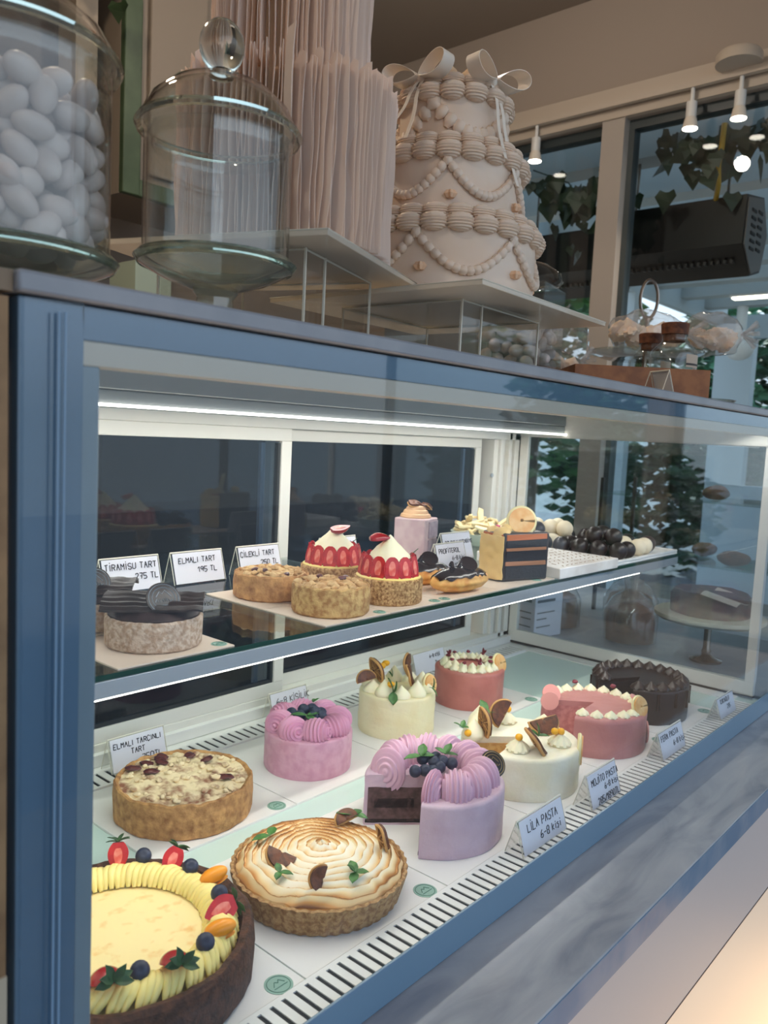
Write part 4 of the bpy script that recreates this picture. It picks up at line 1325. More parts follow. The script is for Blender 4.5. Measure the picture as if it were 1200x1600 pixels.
def straw_tart(label, loc, rz, top):
    t = thing('strawberry_tart', label, 'tart', loc, rz, 'strawberry cream tarts')
    G().lathe([(0, 0), (.053, 0), (.0555, .003), (.0555, .038), (.053, .040), (.050, .038), (0, .037)], 80, fn=wob(.001, 14)).rough(.0007, 260).out('biscuit_crust', CRUSTN, t)
    G().lathe([(0, .034), (.0525, .036), (.052, .041), (.04, .048), (0, .050)], 40).out('custard', CUSTARD, t)
    n = 13
    for k in range(n):
        a = 2 * PI * k / n
        d = Vector((math.cos(a), math.sin(a), 0))
        half_straw(d * .046 + Vector((0, 0, .056)), d * -.16 + Vector((0, 0, 1)), d, .036, t, False, blunt=True)
    g = G()
    kiss(g, (0, 0, 0), .038, .058, 7)
    g.rough(.0015, 40).out('cream_peak', CREAMY, t, loc=(0, 0, .048))
    if top == 0: half_straw((-.012, -.014, .104), (.6, -.6, .15), (-.1, -.2, 1), .034, t, False)
    else: half_straw((-.016, .010, .098), (.7, -.6, .1), (0, .1, -1), .034, t, False)
    g = G()
    for q in range(3): g.tube([(.03, -.018, .070), (.044 + .004 * q, -.026 + .008 * q, .082 - .006 * q)], .0007, 4)
    g.out('stalk', CALYX, t)
    return t
straw_tart('strawberry tart with tall cream peak at the shelf edge', (.972, .272, SB), .1, 1)
straw_tart('strawberry tart with berry slice atop its cream, rear one', (.976, .400, SB), .4, 0)
def eclair(label, loc, rz):
    t = thing('chocolate_eclair', label, 'eclair', loc, rz, 'glazed chocolate eclairs')
    g = G()
    N = 26
    g.ball((0, 0, .021), (.066, .026, .021), None, 40, 26, lambda th, ph: 1 + .035 * math.cos(11 * ph) * abs(math.sin(th)) + .03 * math.sin(9 * th))
    g.rough(.0016, 60, 3).out('choux', mat('choux_pastry', (216, 146, 70), .55, c2=(236, 182, 104), ns=40, bump=.5, bs=90), t)
    g = G()
    def f(u, v):
        a = -1.25 + 2.5 * v
        x = -.060 + .120 * u
        k = math.sqrt(max(0, 1 - (x / .066) ** 2))
        hang = .004 * noise.noise(Vector((u * 9, v * 2, 4)))
        return Vector((x, .0275 * k * math.sin(a), .0225 + (.0225 * k) * math.cos(a) - hang * abs(a)))
    g.grid(f, 30, 14, .002)
    g.out('chocolate_glaze', CHOCG, t)
    g = G()
    M = frame_z((-.2, -.55, .7))
    g.lathe([(0, -.001), (.015, -.001), (.016, 0), (.015, .0014), (.012, .001), (0, .001)], 30)
    for v in g.bm.verts: v.co = M @ v.co
    g.out('chocolate_disc', CHOCG, t, loc=(.012, -.008, .050))
    g = G()
    for k in range(3):
        g.tube([(-.03 + .022 * k, -.012 + .01 * k, .044), (-.022 + .022 * k, .0, .052), (-.012 + .022 * k, .012, .046)], .0035, 8)
    g.out('chocolate_swirl', CHOCG, t)
    return t
eclair('glossy chocolate eclair lying at the shelf edge, nearest the viewer', (1.125, .240, SB), R(-8))
eclair('glossy chocolate eclair lying behind the front eclair', (1.125, .325, SZ), R(-12))
# layered chocolate slice
t = thing('layer_slice', 'dark layered chocolate cake slice topped with dried lime wheel', 'cake slice', (1.338, .262, SB), R(-12))
wedge = [(-.062, -.030), (.050, -.040), (.052, .040), (-.062, .030)]
G().prism(wedge, 0, .092).out('chocolate_coat', CHOC, t, bev=.004)
for z0, z1, m_, nm in ((.006, .028, SPONGED, 'dark_sponge'), (.030, .038, mat('caramel_layer', (158, 104, 66), .5), 'caramel_layer'), (.040, .056, SPONGED, 'dark_sponge'), (.058, .064, MATS['caramel_layer'], 'caramel_layer'), (.066, .078, SPONGED, 'dark_sponge'), (.079, .089, mat('orange_jelly', (190, 104, 52), .3), 'orange_jelly')):
    g = G()
    q = .0012
    g.prism([(-.058, -.0305 - q), (.042, -.0395 - q), (.042, -.036), (-.058, -.027)], z0, z1).prism([(-.0632, -.026), (-.060, -.026), (-.060, .026), (-.0632, .026)], z0, z1)
    g.rough(.0022, 70).out(nm, m_, t)
for k, (x, y, z, s) in enumerate(((-.050, -.012, .084, .018), (-.046, .014, .084, .017), (.036, .0, .094, .011), (-.028, .0, .094, .012), (.02, .012, .094, .012))):
    G().ball((0, 0, 0), s, None, 16, 10).rough(.003, 60, k).out('cream_blob', mat('caramel_cream', (226, 190, 122), .5), t, loc=(x, y, z))
g = G().grid(lambda u, v: Vector((-.0635 - .004 * math.sin(PI * u) ** .5 - .003 * noise.noise(Vector((u * 5, v * 6, 2))), -.030 + .060 * u, .004 + .082 * v)), 14, 16, .003)
g.out('cream_side', MATS['caramel_cream'], t)
citrus((-.004, -.014, .112), (-.55, -.75, .2), .026, t, False, True, name='pale_citrus_slice')
# tall mauve slice
t = thing('mauve_slice', 'tall mauve mousse cake slice with caramel swirl on top, rear', 'cake slice', (1.365, .535, SB), R(20))
MAU = mat('mauve_mousse', (202, 176, 176), .55, c2=(190, 160, 164), ns=40, bump=.3)
G().prism([(-.040, -.036), (.036, -.040), (.040, .030), (-.036, .036)], .0, .088).out('mousse_body', MAU, t, bev=.003)
for z0, z1 in ((.006, .042), (.046, .082)):
    G().prism([(-.020, -.0392), (.033, -.0416), (.033, -.038), (-.020, -.035)], z0, z1).rough(.0008, 80).out('sponge_layer', mat('mauve_sponge', (176, 158, 166), .7, c2=(158, 138, 150), ns=70, bump=.5), t)
g = G()
for k in range(3): g.tube([((.028 - .007 * k) * math.cos(a * .5), (.026 - .006 * k) * math.sin(a * .5), .090 + .008 * k) for a in range(13)], .008, 8)
g.out('caramel_swirl', mat('caramel_swirl', (214, 170, 128), .5), t)
for k in range(3): citrus((-.008 + .016 * k, .004 - .01 * k, .116 - .003 * k), (-.2 + .3 * k, -.3, .9), .013, t, False, False, name='dried_banana_chip')
G().ball((0, 0, 0), (.008, .03, .032), None, 14, 10).rough(.003, 60).out('cream_side', MATS['caramel_cream'], t, loc=(.042, .0, .04))
tag(G().lathe([(0, 0), (.058, 0), (.062, .010), (.060, .012), (.055, .003), (0, .003)], 36).out('tart_base_plate', WHITE, None, loc=(1.255, .52, SZ)), 'small white plate at the back of the shelf behind the eclairs', 'plate')
# marble serving slab
t = thing('patterned_slab', 'white marble board with small beige dashes on its top', 'board', (1.405, .199, SZ), 0)
G().prism([(0, 0), (.255, -.003), (.262, .235), (.055, .235)], 0, .022).out('slab_body', mat('white_marble', (248, 242, 236), .35, c2=(222, 212, 204), ns=12), t, bev=.002)
g = G()
rnd = random.Random(8)
for i in range(12):
    for j in range(10):
        x, y = .035 + i * .019 + j * .0035, .014 + j * .022
        if x < .25:
            M = Matrix.Translation((x, y, .0221)) @ Matrix.Rotation(R(30) + rnd.gauss(0, .3), 4, 'Z')
            g.box(-.006, .006, -.0011, .0011, 0, .0007, M)
g.out('dash_pattern', mat('dash_beige', (172, 152, 134), .6), t)
# truffle tray
tr = thing('truffle_tray', 'white rimmed tray of truffles at the far end of the shelf', 'tray', (1.84, .42, SZ))
G().box(-.165, .185, -.215, .215, 0, .006).out('tray_base', WHITE, tr, bev=.002)
g = G()
for x0, x1, y0, y1 in ((-.165, .185, -.215, -.207), (-.165, .185, .207, .215), (-.165, -.157, -.207, .207), (.177, .185, -.207, .207)): g.box(x0, x1, y0, y1, .006, .012)
g.out('rim', WHITE, tr, bev=.0015)
DT = mat('dark_truffle', (40, 28, 26), .35, c2=(56, 42, 40), ns=40, bump=.3, bs=60)
WT = mat('white_truffle', (236, 220, 190), .45, bump=.2, bs=60)
a_ = G().ball((0, 0, 0), .0205, None, 18, 12).out('dark_truffle', DT, None)
b_ = G().ball((0, 0, 0), .0205, None, 18, 12).out('white_truffle', WT, None)
zb, zt_ = SZ + .006 + .0205, SZ + .006 + .052
first = {}
def truf(proto, x, y, z, lab):
    kind = 'dark' if proto is a_ else 'white'
    if kind in first: o = proto.copy(); COL.objects.link(o)
    else: o = proto; first[kind] = 1
    o.location = (x, y, z)
    tag(o, lab, 'truffle', '%s truffles on the shelf tray' % kind)
DL = 'round dark chocolate truffle in the pile on the white tray'
WL = 'round white chocolate truffle in the pile on the white tray'
rowsD = [(1.735, .232), (1.725, .276), (1.717, .320), (1.711, .364), (1.705, .408), (1.700, .452), (1.776, .230), (1.767, .273), (1.760, .318), (1.752, .362)]
for x, y in rowsD: truf(a_, x, y, zb, DL)
for x, y in ((1.752, .254), (1.744, .298), (1.706, .430), (1.790, .300)): truf(a_, x, y, zt_ - .002, DL)
for x, y in ((1.850, .236), (1.892, .238), (1.834, .278), (1.876, .282), (1.745, .408), (1.748, .452), (1.790, .404), (1.792, .448), (1.83, .42), (1.83, .465)): truf(b_, x, y, zb, WL)
for x, y in ((1.768, .428), (1.77, .39), (1.812, .432), (1.772, .470)): truf(b_, x, y, zt_, WL)
for x, y in ((1.94, .25), (1.935, .30), (1.94, .36), (1.90, .40), (1.945, .42), (1.90, .45), (1.94, .48), (1.89, .35)): truf(a_, x, y, zb, DL)
# plate of white chocolate shards
pl = thing('shard_bowl', 'pale green rimmed bowl holding white chocolate shards', 'bowl', (1.70, .575, SZ))
G().lathe([(0, 0), (.045, 0), (.050, .004), (.085, .030), (.087, .033), (.083, .033), (.05, .008), (0, .006)], 44).out('bowl_body', mat('pale_bowl', (214, 224, 210), .25), pl)
rnd = random.Random(12)
sm = mat('white_chocolate_shard', (248, 232, 184), .5, c2=(238, 208, 150), ns=30)
sd = None
for k in range(44):
    if sd is None:
        g = G()
        g.prism([(-.024, -.006), (-.010, -.009), (.022, -.005), (.026, .003), (.008, .008), (-.020, .006)], -.003, .003).rough(.0015, 90)
        sd = g.out('chocolate_shard', sm, None, bev=.001)
        o = sd
    else:
        o = sd.copy()
        COL.objects.link(o)
    a = rnd.random() * 6.28
    q = .072 * math.sqrt(rnd.random())
    o.location = (1.70 + q * math.cos(a), .575 + q * math.sin(a), SZ + .034 + rnd.random() * .052 * (1 - q / .1))
    o.rotation_euler = (rnd.gauss(0, .5), rnd.gauss(0, .5), rnd.random() * 6.28)
    tag(o, 'broken white chocolate shard heaped in the pale bowl', 'chocolate shard', 'white chocolate shards in the bowl')
PS = mat('pink_petal', (206, 84, 116), .5)
for k, (x, y) in enumerate(((1.655, .525), (1.665, .515))):
    tag(G().ball((0, 0, 0), (.009, .006, .006), None, 10, 6).rough(.0015, 200, k).out('pink_petal', PS, None, loc=(x, y, SZ + .048 + .006 * k)), ('pink dried petal lying on the white shards, upper one', 'pink dried petal lying on the white shards, lower one')[1 - k], 'petal')

# ================================================================== on the slab top
TZ = 1.643
def jar(name, label, c, rb, z_bot, z_top, rim, knob, stem_r, foot_r, solid=True):
    """footed apothecary jar: foot, stem, flared bowl base, straight wall, domed lid with ball knob; z's above the slab"""
    t = thing(name, label, 'jar', (c[0], c[1], TZ))
    G().lathe([(0, 0), (foot_r, 0), (foot_r, .003), (foot_r * .8, .005), (stem_r * 1.1, .008), (stem_r, .013), (stem_r * .95, z_bot - .014), (stem_r * 1.2, z_bot - .008), (0, z_bot - .008)], 40).out('foot', GLASS_THICK, t)
    G().lathe([(0, z_bot - .0075), (stem_r, z_bot - .0075), (rb * .72, z_bot + .003), (rb + .003, z_bot + .014), (rb + .007, z_bot + .020), (rb + .003, z_bot + .023), (rb * .96, z_bot + .020), (rb * .6, z_bot + .010), (stem_r * .8, z_bot + .002), (0, z_bot + .001)], 56).out('bowl_base', GLASS_THICK, t)
    G().lathe([(rb + .004, z_bot + .014), (rb + .008, z_bot + .020), (rb + .004, z_bot + .024), (rb + .001, z_bot + .020), (rb + .004, z_bot + .014)], 56).out('bowl_rim', CLEAR, t)
    G().lathe([(rb, z_bot + .018), (rb, z_top - .004), (rb + .001, z_top), (rb - .003, z_top), (rb - .003, z_bot + .018)], 64).out('glass_wall', GLASS_JAR, t)
    lid = G().lathe([(rb - .004, z_top - .010), (rb - .004, z_top + .002), (rim, z_top + .003), (rim + .002, z_top + .008), (rim - .002, z_top + .013), (rim * .86, z_top + .030), (rim * .62, z_top + .046), (rim * .36, z_top + .055), (rim * .2, z_top + .060),
                     (rim * .2, z_top + .056), (rim * .36, z_top + .051), (rim * .62, z_top + .042), (rim * .86, z_top + .026), (rim - .006, z_top + .010), (rb - .007, z_top + .0), (rb - .007, z_top - .010)], 64).out('lid', GLASS_JAR, t)
    G().lathe([(rim + .0025, z_top + .008), (rim, z_top + .012), (rim - .004, z_top + .008), (rim, z_top + .004), (rim + .0025, z_top + .008)], 64).out('lid_rim', CLEAR, lid)
    if knob:
        kz = z_top + .058
        G().lathe([(0, kz - .002), (knob * .55, kz), (knob * .42, kz + .006)] + [(knob * math.sin(a), kz + .004 + knob * 1.12 - knob * 1.15 * math.cos(a)) for a in [R(q) for q in (35, 55, 75, 90, 110, 130, 150, 165)]] + [(0, kz + .004 + knob * 2.27)], 36).out('knob', CLEAR, lid)
    return t
jar('glass_jar', 'empty footed glass jar with ball knob lid left of the wafer cake', (.482, .092), .0685, .042, .173, .075, .021, .018, .048)
jar('glass_jar', 'large footed glass jar full of white sugared almonds at far left', (.300, .13), .081, .018, .187, .0875, .022, .024, .060)
ALM = mat('sugared_almond', (190, 174, 168), .5, c2=(202, 188, 182), ns=20, sss=.1)
al0 = None
def almond(loc, rot, s, label, group):
    global al0
    if al0 is None:
        al0 = G().ball((0, 0, 0), (.0105, .0095, .0155), None, 16, 12, lambda th, ph: 1 - .06 * math.cos(ph)).out('sugared_almond', ALM, None)
        o = al0
    else:
        o = al0.copy()
        COL.objects.link(o)
    o.location = loc
    o.rotation_euler = rot
    o.scale = (s,) * 3
    tag(o, label, 'almond', group)
def pack(n, inside, zs, minD, seed):
    rnd = random.Random(seed)
    P = []
    tries = 0
    while len(P) < n and tries < 60000:
        tries += 1
        p = inside(rnd)
        if all((p - q).length > minD for q in P): P.append(p)
    return P
def inj(rnd):
    a = rnd.random() * 6.283
    q = .067 * rnd.random() ** .2
    return Vector((.300 + q * math.cos(a), .13 + q * math.sin(a), TZ + rnd.uniform(.050, .166)))
rnd = random.Random(99)
for p in pack(190, inj, None, .0186, 5):
    almond(p, (rnd.random() * 3, rnd.random() * 3, rnd.random() * 6), 1.02, 'white sugared almond heaped inside the large footed jar', 'almonds in the large jar')
sj = thing('square_jar', 'square clear jar of white almonds with glass lid behind the acrylic stand', 'jar', (1.512, .391, TZ), R(12))
G().box(-.07, .07, -.07, .07, 0, .004).out('jar_base', GLASS_THICK, sj, bev=.002)
g = G()
for a in range(4):
    M = Matrix.Rotation(a * PI / 2, 4, 'Z')
    g.box(-.072, .072, .069, .072, .004, .232, M)
g.out('glass_wall', GLASS_JAR, sj, smooth=False)
g = G().lathe([(.03, .230), (.05, .233), (.076, .237), (.084, .245), (.078, .262), (.052, .280), (.020, .288), (.014, .294), (.022, .304), (.018, .316), (0, .320)], 32)
g.out('glass_lid', GLASS_JAR, sj)
def inq(rnd):
    x, y = rnd.uniform(-.056, .056), rnd.uniform(-.056, .056)
    if max(abs(x), abs(y)) < .03: x = .05 if rnd.random() < .5 else -.05
    v = Vector((x, y, rnd.uniform(.016, .160)))
    return Matrix.Translation((1.512, .391, TZ)) @ Matrix.Rotation(R(12), 4, 'Z') @ v
for p in pack(110, inq, None, .0250, 6):
    almond(p, (rnd.random() * 3, rnd.random() * 3, rnd.random() * 6), 1.3, 'white sugared almond inside the square clear jar', 'almonds in the square jar')

# ------------------------------------------------------------------ acrylic risers
def riser(name, label, c, rz, wx, wy, zt2, ins):
    """clear box stand with an overhanging plate; c = near corner of the plate"""
    t = thing(name, label, 'display stand', (c[0], c[1], TZ), rz)
    h = zt2 - TZ
    G().box(0, wx, 0, wy, h - .006, h).out('top_plate', ACRYL_TOP, t, bev=.0008)
    g = G()
    a, b2, x1, y1 = ins, .003, wx - ins, wy - ins
    g.box(a, x1, a, a + b2, 0, h - .006).box(a, x1, y1 - b2, y1, 0, h - .006).box(a, a + b2, a + b2, y1 - b2, 0, h - .006).box(x1 - b2, x1, a + b2, y1 - b2, 0, h - .006)
    g.out('clear_walls', ACRYL, t, smooth=False)
    g = G()
    for x, y in ((a, a), (x1, a), (a, y1), (x1, y1), (a + .05, a)):
        g.box(x - .0012, x + .0012, y - .0012, y + .0012, 0, h - .006)
    for p, q in (((a, a), (x1, a)), ((x1, a), (x1, y1)), ((a, a), (a, y1)), ((a, y1), (x1, y1))):
        g.tube([(p[0], p[1], h - .0075), (q[0], q[1], h - .0075)], .0013, 4)
    g.tube([(0, 0, h), (wx, 0, h), (wx, wy, h), (0, wy, h)], .0010, 4, True)
    g.out('polished_edges', ACRYL_EDGE, t)
    return t
ZA, ZB = 1.752, 1.737
riser('acrylic_riser', 'clear acrylic stand carrying the wafer paper cake', (.580, .042), R(20.4), .285, .285, ZA, .048)
riser('acrylic_riser', 'clear acrylic stand carrying the white tiered cake', (.797, .002), R(3.2), .365, .355, ZB, .075)

# ------------------------------------------------------------------ wafer paper cake
WAF = bpy.data.materials.new('wafer_paper')
WAF.use_nodes = True
t = WAF.node_tree
t.nodes.clear()
o = t.nodes.new('ShaderNodeOutputMaterial')
d1 = t.nodes.new('ShaderNodeBsdfDiffuse')
d1.inputs[0].default_value = (*lin((253, 243, 235)), 1)
d2 = t.nodes.new('ShaderNodeBsdfTranslucent')
d2.inputs[0].default_value = (*lin((253, 232, 212)), 1)
ms = t.nodes.new('ShaderNodeMixShader')
ms.inputs[0].default_value = .45
t.links.new(d1.outputs[0], ms.inputs[1])
t.links.new(d2.outputs[0], ms.inputs[2])
t.links.new(ms.outputs[0], o.inputs[0])
wc = thing('wafer_cake', 'two tier cake wrapped in upright ruffled wafer paper sheets', 'cake', (.661, .198, ZA))
rnd = random.Random(21)
def ruffle(z0, z1, r0, r1, n, name):
    body = G().lathe([(0, z0), (r0, z0), (r0 * .98, z1 - .012), (0, z1 - .012)], 48).out(name, mat('peach_core', (224, 186, 150), .7), wc)
    g = G()
    for i in range(n):
        a = 2 * PI * (i + rnd.uniform(-.3, .3)) / n
        lean_ = rnd.uniform(.2, .9)
        e0, e1 = rnd.uniform(.72, 1.10), rnd.uniform(.72, 1.14)
        ph = rnd.random() * 6
        zt3 = z1 + rnd.uniform(-.014, .008)
        def f(u, v):
            z = z0 + .001 + (zt3 - z0) * u
            q = r0 * .97 + (r1 - r0 * .97) * v * (e0 + (e1 - e0) * u + .05 * math.sin(9 * u + ph))
            aa = a + lean_ * .10 * v + .010 * math.sin(4 * u + ph) * v + .005 * math.sin(13 * u + 2 * ph) * v
            return Vector((q * math.cos(aa), q * math.sin(aa), z + .004 * math.sin(7 * v + ph) * u))
        g.grid(f, 12, 4, .0005)
    o = g.out('wafer_ruffle', WAF, body, ang=70)
    o['kind'] = 'stuff'
    return body
ruffle(.001, .190, .104, .127, 150, 'lower_tier')
ruffle(.188, .40, .074, .093, 110, 'upper_tier')
# one loose curled strip
g = G().grid(lambda u, v: Vector((-.094 - .012 * math.sin(u * 2.6) + .004 * v, -.112 + .016 * v - .01 * math.sin(u * 2.4), .085 + .115 * u)), 12, 3, .0006)
g.out('curled_strip', WAF, wc)

# ------------------------------------------------------------------ white tiered cake with piped borders
WC = mat('white_icing', (230, 210, 192), .5, c2=(224, 200, 178), ns=14, bump=.15, bs=40, sss=.15)
tc_ = thing('tiered_cake', 'white three tier cake with piped shell borders, garlands and ribbon bows', 'cake', (.968, .190, ZB))
TI = [(.001, .105, .131), (.105, .205, .104), (.205, .292, .076)]
def piped(parent, rad, z, n, s, tilt_=0., m=None, flat=.8, name='piped_shell'):
    for i in range(n):
        a = 2 * PI * i / n
        g = G()
        g.ball((0, 0, 0), (s * .95, PI * rad / n * 1.10, s), None, 16, 40, lambda th, ph: 1 + .075 * math.cos(20 * ph) * math.sin(ph))
        for v in g.bm.verts:
            v.co = Matrix.Rotation(a, 3, 'Z') @ v.co
        g.out(name, m or WC, parent, loc=(rad * math.cos(a), rad * math.sin(a), z), ang=80)
tiers = []
for k, (z0, z1, r_) in enumerate(TI):
    b = G().lathe([(0, z0), (r_, z0), (r_, z1 - .006), (r_ - .006, z1), (0, z1)], 72).out('tier', WC, tc_)
    tiers.append(b)
    n = (24, 20, 15)[k]
    piped(b, r_ + .002, z1 - .010, n, .0125)
    piped(b, r_ - .006, z1 + .007, n, .0095)
    if k < 2:
        ng = (6, 6)[k]
        for q in range(ng):
            a0 = 2 * PI * q / ng + (.35, .62)[k]
            a1 = a0 + 2 * PI / ng
            nb = 15
            g = G()
            for i in range(nb + 1):
                u = i / nb
                a = a0 + (a1 - a0) * u
                zz_ = z1 - .024 - (.048 if k == 0 else .042) * math.sin(PI * u)
                M = Matrix.Rotation(a, 3, 'Z') @ Matrix.Rotation((u - .5) * 2.2, 3, 'X')
                g.ball(((r_ + .003) * math.cos(a), (r_ + .003) * math.sin(a), zz_), (.006, .0085, .0062), M, 10, 8, lambda th, ph: 1 + .08 * math.cos(7 * ph))
            g.out('garland', WC, b)
            G().lathe([(0, -.006), (.005, -.005), (.008, 0), (.005, .005), (0, .006)], 30, fn=lambda a, r, z, j: (r * (1 + .22 * math.cos(5 * a)), z)).out('piped_blossom', mat('peach_blossom', (232, 192, 158), .5), b, loc=((r_ + .003) * math.cos(a0 + .06), (r_ + .003) * math.sin(a0 + .06), z1 - .068))
    else:
        for q in range(4):
            a0 = 2 * PI * q / 4 + .3
            g = G()
            for i in range(11):
                u = i / 10
                a = a0 + PI / 2 * u
                M = Matrix.Rotation(a, 3, 'Z') @ Matrix.Rotation((u - .5) * 1.8, 3, 'X')
                g.ball(((r_ + .002) * math.cos(a), (r_ + .002) * math.sin(a), z1 - .026 - .040 * math.sin(PI * u)), (.006, .0085, .011), M, 10, 8, lambda th, ph: 1 + .08 * math.cos(7 * ph))
            g.out('garland', WC, b)
piped(tiers[0], .134, .008, 26, .007)
for i in range(12):
    a = 2 * PI * i / 12
    g = G()
    kiss(g, (0, 0, 0), .018, .028, 7)
    g.out('top_rosette', mat('peach_icing', (234, 204, 170), .5, sss=.15), tiers[2], loc=(.056 * math.cos(a), .056 * math.sin(a), .298))
for x, y in ((.0, .0), (.02, -.02)):
    g = G()
    kiss(g, (0, 0, 0), .022, .03, 7)
    g.out('top_rosette', MATS['peach_icing'], tiers[2], loc=(x, y, .300))
RIB = mat('white_ribbon', (236, 224, 210), .3, sss=.05)
def bow(a, tail):
    d = Vector((math.cos(a), math.sin(a), 0))
    tn = Vector((-d.y, d.x, 0))
    root = d * .074 + Vector((0, 0, .305))
    g = G()
    for s in (-1, 1):
        def f(u, v):
            q = 2 * PI * u
            w = (v - .5) * .024
            return root + tn * s * (.002 + .052 * math.sin(q / 2) ** 1.3) + Vector((0, 0, 1)) * (.013 * math.sin(q) + .010 * math.sin(q / 2)) + d * (w + .012 * math.sin(q / 2))
        g.grid(f, 30, 4, .0007)
    o = g.out('ribbon_bow', RIB, tc_)
    G().ball((0, 0, 0), (.007, .008, .009), None, 10, 8).out('knot', RIB, o, loc=root)
    g = G()
    for s, L in ((-.5, tail * .8), (.5, tail)):
        def f2(u, v):
            return root + tn * (s * (.006 + .022 * u) + (v - .5) * .006) + d * (.016 * math.sin(min(1, u * 3) * PI / 2) + .030 * u * u) + Vector((0, 0, -L * u - .004 * math.sin(5 * u)))
        g.grid(f2, 16, 2, .0006)
    g.out('ribbon_tail', RIB, o)
bow(R(262), .15)
bow(R(180), .10)

# ------------------------------------------------------------------ wood tray with cork bottles, stand with meringues
wt = thing('wood_tray', 'brown oak tray holding corked bottles on the slab', 'tray', (1.735, .062, TZ), R(131))
TW, TD, THH = .285, .19, .074
g = G().box(0, TW, 0, .009, 0, THH).box(0, TW, -TD, -TD + .009, 0, THH).box(0, .009, -TD + .009, 0, 0, THH).box(TW - .009, TW, -TD + .009, 0, 0, THH).box(.009, TW - .009, -TD + .009, 0, 0, .008)
g.out('tray_body', WOOD, wt, bev=.001)
CORK = mat('cork', (120, 72, 46), .75, c2=(84, 48, 32), ns=80, bump=.6, bs=120)
def bottle(label, x, y, s=1.):
    t = thing('cork_bottle', label, 'bottle', (x, y, TZ + .008), .4, 'cork stopped bottles in the oak tray')
    t.scale = (s * 1.2, s * 1.2, s)
    G().lathe([(0, 0), (.036, 0), (.038, .003), (.038, .092), (.034, .103), (.024, .114), (.020, .120), (.020, .128), (.022, .131), (.0185, .131), (.0175, .120), (.030, .103), (.0355, .092), (.0355, .006), (0, .005)], 40).out('bottle_glass', GLASS_JAR, t)
    G().lathe([(0, .118), (.0172, .118), (.0182, .131), (.021, .132), (.0225, .152), (.021, .154), (0, .154)], 24).out('cork', CORK, t)
    G().lathe([(.0384, .066), (.0384, .091)], 20, a0=-2.6, a1=-1.0).out('paper_label', mat('kraft_label', (196, 176, 156), .6), t)
    G().lathe([(.0387, .070), (.0387, .074)], 20, a0=-2.6, a1=-1.0).out('label_band', DKWOOD, t)
    return t
bottle('corked glass bottle in the oak tray, right one with kraft label', 1.745, .146, 1.10)
bottle('corked glass bottle in the oak tray, left one', 1.800, .222, 1.02)
cs = thing('cake_stand', 'glass tiered stand with steel ring handle behind the oak tray', 'stand', (2.10, .365, TZ))
ST_ = mat('steel', (150, 140, 132), .2, .9)
G().lathe([(0, 0), (.09, 0), (.09, .004), (.02, .010), (0, .010)], 32).out('foot', GLASS_THICK, cs)
G().lathe([(0, .008), (.006, .008), (.006, .25), (0, .25)], 14).out('rod', ST_, cs)
G().lathe([(.006, .148), (.10, .140), (.150, .156), (.151, .160), (.10, .146), (.006, .153)], 56).out('upper_plate', GLASS_THICK, cs)
G().tube([(.024 * math.sin(a * PI / 14) * .7, -.024 * math.sin(a * PI / 14) * .7, .300 - .050 * math.cos(a * PI / 14)) for a in range(28)], .0045, 8, True).out('ring_handle', ST_, cs)
MRG = mat('pale_meringue', (250, 234, 218), .6, c2=(240, 208, 178), ns=25, sss=.2)
def bag(label, loc, rad, rz, n, seed):
    t = thing('meringue_bag', label, 'bag', loc, rz, 'cellophane bags of meringues')
    rnd = random.Random(seed)
    g = G().ball((0, 0, 0), rad, None, 28, 18).rough(rad[2] * .28, 26, seed).rough(.004, 90, seed)
    g.out('cellophane', GLASS_BAG, t, ang=25)
    for k in range(n):
        g = G()
        s = min(rad) * .62
        kiss(g, (0, 0, 0), s, s * 1.35, 8)
        o = g.out('meringue', MRG, t)
        u = -.72 + 1.44 * (k + .5) / n
        o.location = (rad[0] * u, rad[1] * rnd.uniform(-.3, .3), -rad[2] * .45 + rad[2] * .3 * rnd.random())
        o.rotation_euler = (rnd.gauss(0, .5), rnd.gauss(0, .5), 0)
    g = G()
    for k in range(9):
        a = k * .7
        g.tube([(-rad[0] * .92, 0, 0), (-rad[0] * 1.15, .012 * math.cos(a), .014 * math.sin(a)), (-rad[0] * 1.42, .03 * math.cos(a), .034 * math.sin(a))], [.003, .004, .006], 5)
    g.out('gathered_end', GLASS_BAG, t)
    return t
bag('cellophane bag of pale meringues lying left on the glass stand', (2.035, .335, TZ + .205), (.105, .052, .052), R(131), 9, 31)
bag('cellophane bag of pale meringues leaning right on the glass stand', (2.185, .215, TZ + .212), (.072, .050, .058), R(120), 5, 32)
bag('tall crumpled cellophane bag left of the oak tray', (1.86, .48, TZ + .12), (.055, .05, .115), R(135), 2, 33)
gd = tag(G().lathe([(0, 0), (.05, 0), (.06, .006), (.085, .022), (.087, .025), (.082, .024), (.055, .009), (0, .006)], 40).out('glass_dish', GLASS_THICK, None, loc=(1.93, .155, TZ)), 'small clear glass dish at the right of the oak tray', 'dish')
# small folded price tag seen edge-on
sign((1.395, .028, TZ), R(58), [('120 TL', -.02, .016, .008)], 'small folded acrylic tag standing before the oak tray', .055, .042, seed=20)

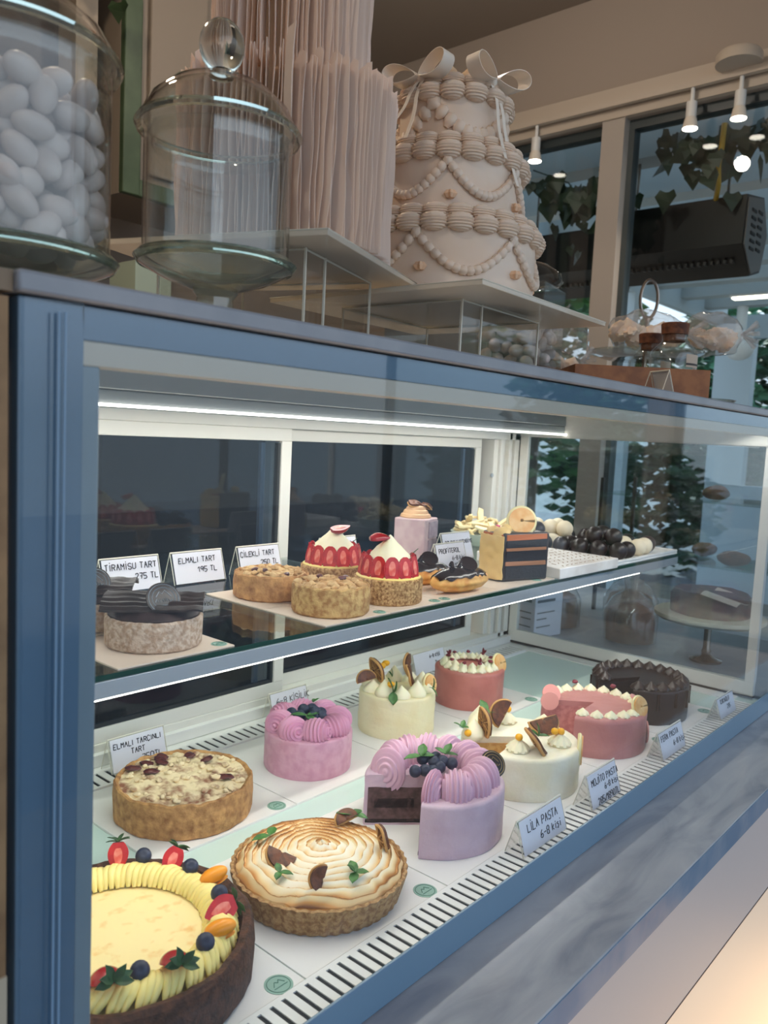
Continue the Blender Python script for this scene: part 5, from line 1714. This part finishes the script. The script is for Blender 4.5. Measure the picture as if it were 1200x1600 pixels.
# ================================================================== counter beyond the end glass
nb = thing('side_counter', 'blue grey counter beyond the glass end of the case', 'counter', (2.16, -.17, 0))
G().box(0, 1.1, 0, 1.25, .889, .93).out('counter_top', SLAB, nb, bev=.002)
G().box(.02, 1.08, .02, 1.23, 0, .889).out('counter_body', FRM, nb)
def pedestal(label, loc, r_, h, m):
    t = thing('cake_pedestal', label, 'cake stand', loc)
    G().lathe([(0, 0), (.045, 0), (.046, .006), (.02, .014), (.012, .022), (.014, .03), (.010, .04), (.010, h - .02), (0, h - .02)], 28).out('metal_stem', ST_, t)
    G().lathe([(0, h - .02), (r_ - .01, h - .02), (r_, h - .012), (r_, h - .002), (r_ - .004, h), (0, h)], 48).out('round_top', m, t)
    return t
STONE = mat('cream_stone', (206, 196, 176), .4)
pedestal('round cream cake stand on a steel stem beyond the end glass', (2.40, .235, .93), .155, .145, STONE)
t = thing('brown_cake', 'dark brown loaf cake with paper on the cream stand beyond the glass', 'cake', (2.40, .235, 1.075))
G().lathe([(0, 0), (.11, 0), (.112, .05), (.10, .066), (0, .07)], 40).rough(.003, 40).out('cake_body', mat('brown_cake', (104, 66, 56), .6, c2=(76, 46, 42), ns=40), t)
G().grid(lambda u, v: Vector((-.12 + .14 * u, -.11 + .10 * v, .052 + .02 * v + .006 * math.sin(7 * u))), 8, 6, .001).out('paper_wrap', CARD2, t)
for i, (x, y, w, l) in enumerate(((2.46, .77, .075, 'cellophane wrapped brown loaf on the side counter, left of three'), (2.46, .50, .075, 'cellophane wrapped brown loaf on the side counter, middle of three'), (2.68, .60, .08, 'cellophane wrapped brown loaf on the side counter, rear of three'))):
    t = thing('wrapped_loaf', l, 'loaf', (x, y, .93), .3 * i, 'wrapped loaves on the side counter')
    G().lathe([(0, 0), (w, 0), (w * 1.02, .06), (w * .9, .10), (w * .5, .115), (0, .118)], 28).rough(.004, 30, i).out('loaf', mat('loaf_crust', (122, 74, 42), .6, c2=(92, 54, 32), ns=30), t)
    G().lathe([(w * 1.1, .0), (w * 1.15, .09), (w * .8, .135), (w * .3, .16), (w * .45, .20)], 24).rough(.006, 40, i).out('cellophane', GLASS_BAG, t)
bx = thing('white_carton', 'white printed carton standing on the side counter by the frame', 'box', (2.20, .70, .93), R(-8))
G().box(0, .14, 0, .10, 0, .17).out('carton', PAPER, bx, bev=.002)
g = G()
for z, w in ((.145, .07), (.115, .09), (.08, .09), (.06, .05), (.035, .07)): g.box(.01, .01 + w, -.0006, 0, z, z + .009 if z > .1 else z + .004)
for z, w in ((.145, .05), (.115, .07), (.08, .07), (.06, .04), (.035, .05)): g.box(-.0006, 0, .015, .015 + w, z, z + .009 if z > .1 else z + .004)
g.out('printed_lines', mat('grey_print', (120, 122, 126), .6), bx)
t = thing('wall_shelf_unit', 'glass shelves with brown pastries beyond the glass end', 'shelf unit', (2.80, -.10, .93))
for z in (.22, .44):
    G().box(0, .3, 0, .9, z, z + .008).out('shelf_board', SHELF_GLASS, t, smooth=False)
for x, y in ((0, 0), (.29, 0), (0, .89), (.29, .89)): G().box(x, x + .012, y, y + .012, 0, .5).out('post', DKWOOD, t)
rnd = random.Random(40)
for i in range(7):
    x, y, z = 2.86 + .17 * (i % 2), .0 + .16 * (i % 4) + .08 * (i > 3), .93 + (.228 if i < 4 else .448)
    o = G().ball((0, 0, .026), (.055, .04, .026), Matrix.Rotation(i, 3, 'Z'), 14, 10).rough(.004, 40, i).out('brown_bun', MATS['loaf_crust'], None, loc=(x, y, z))
    tag(o, 'brown glazed bun on the glass shelf unit beyond the case', 'bun', 'buns on the far shelf unit')
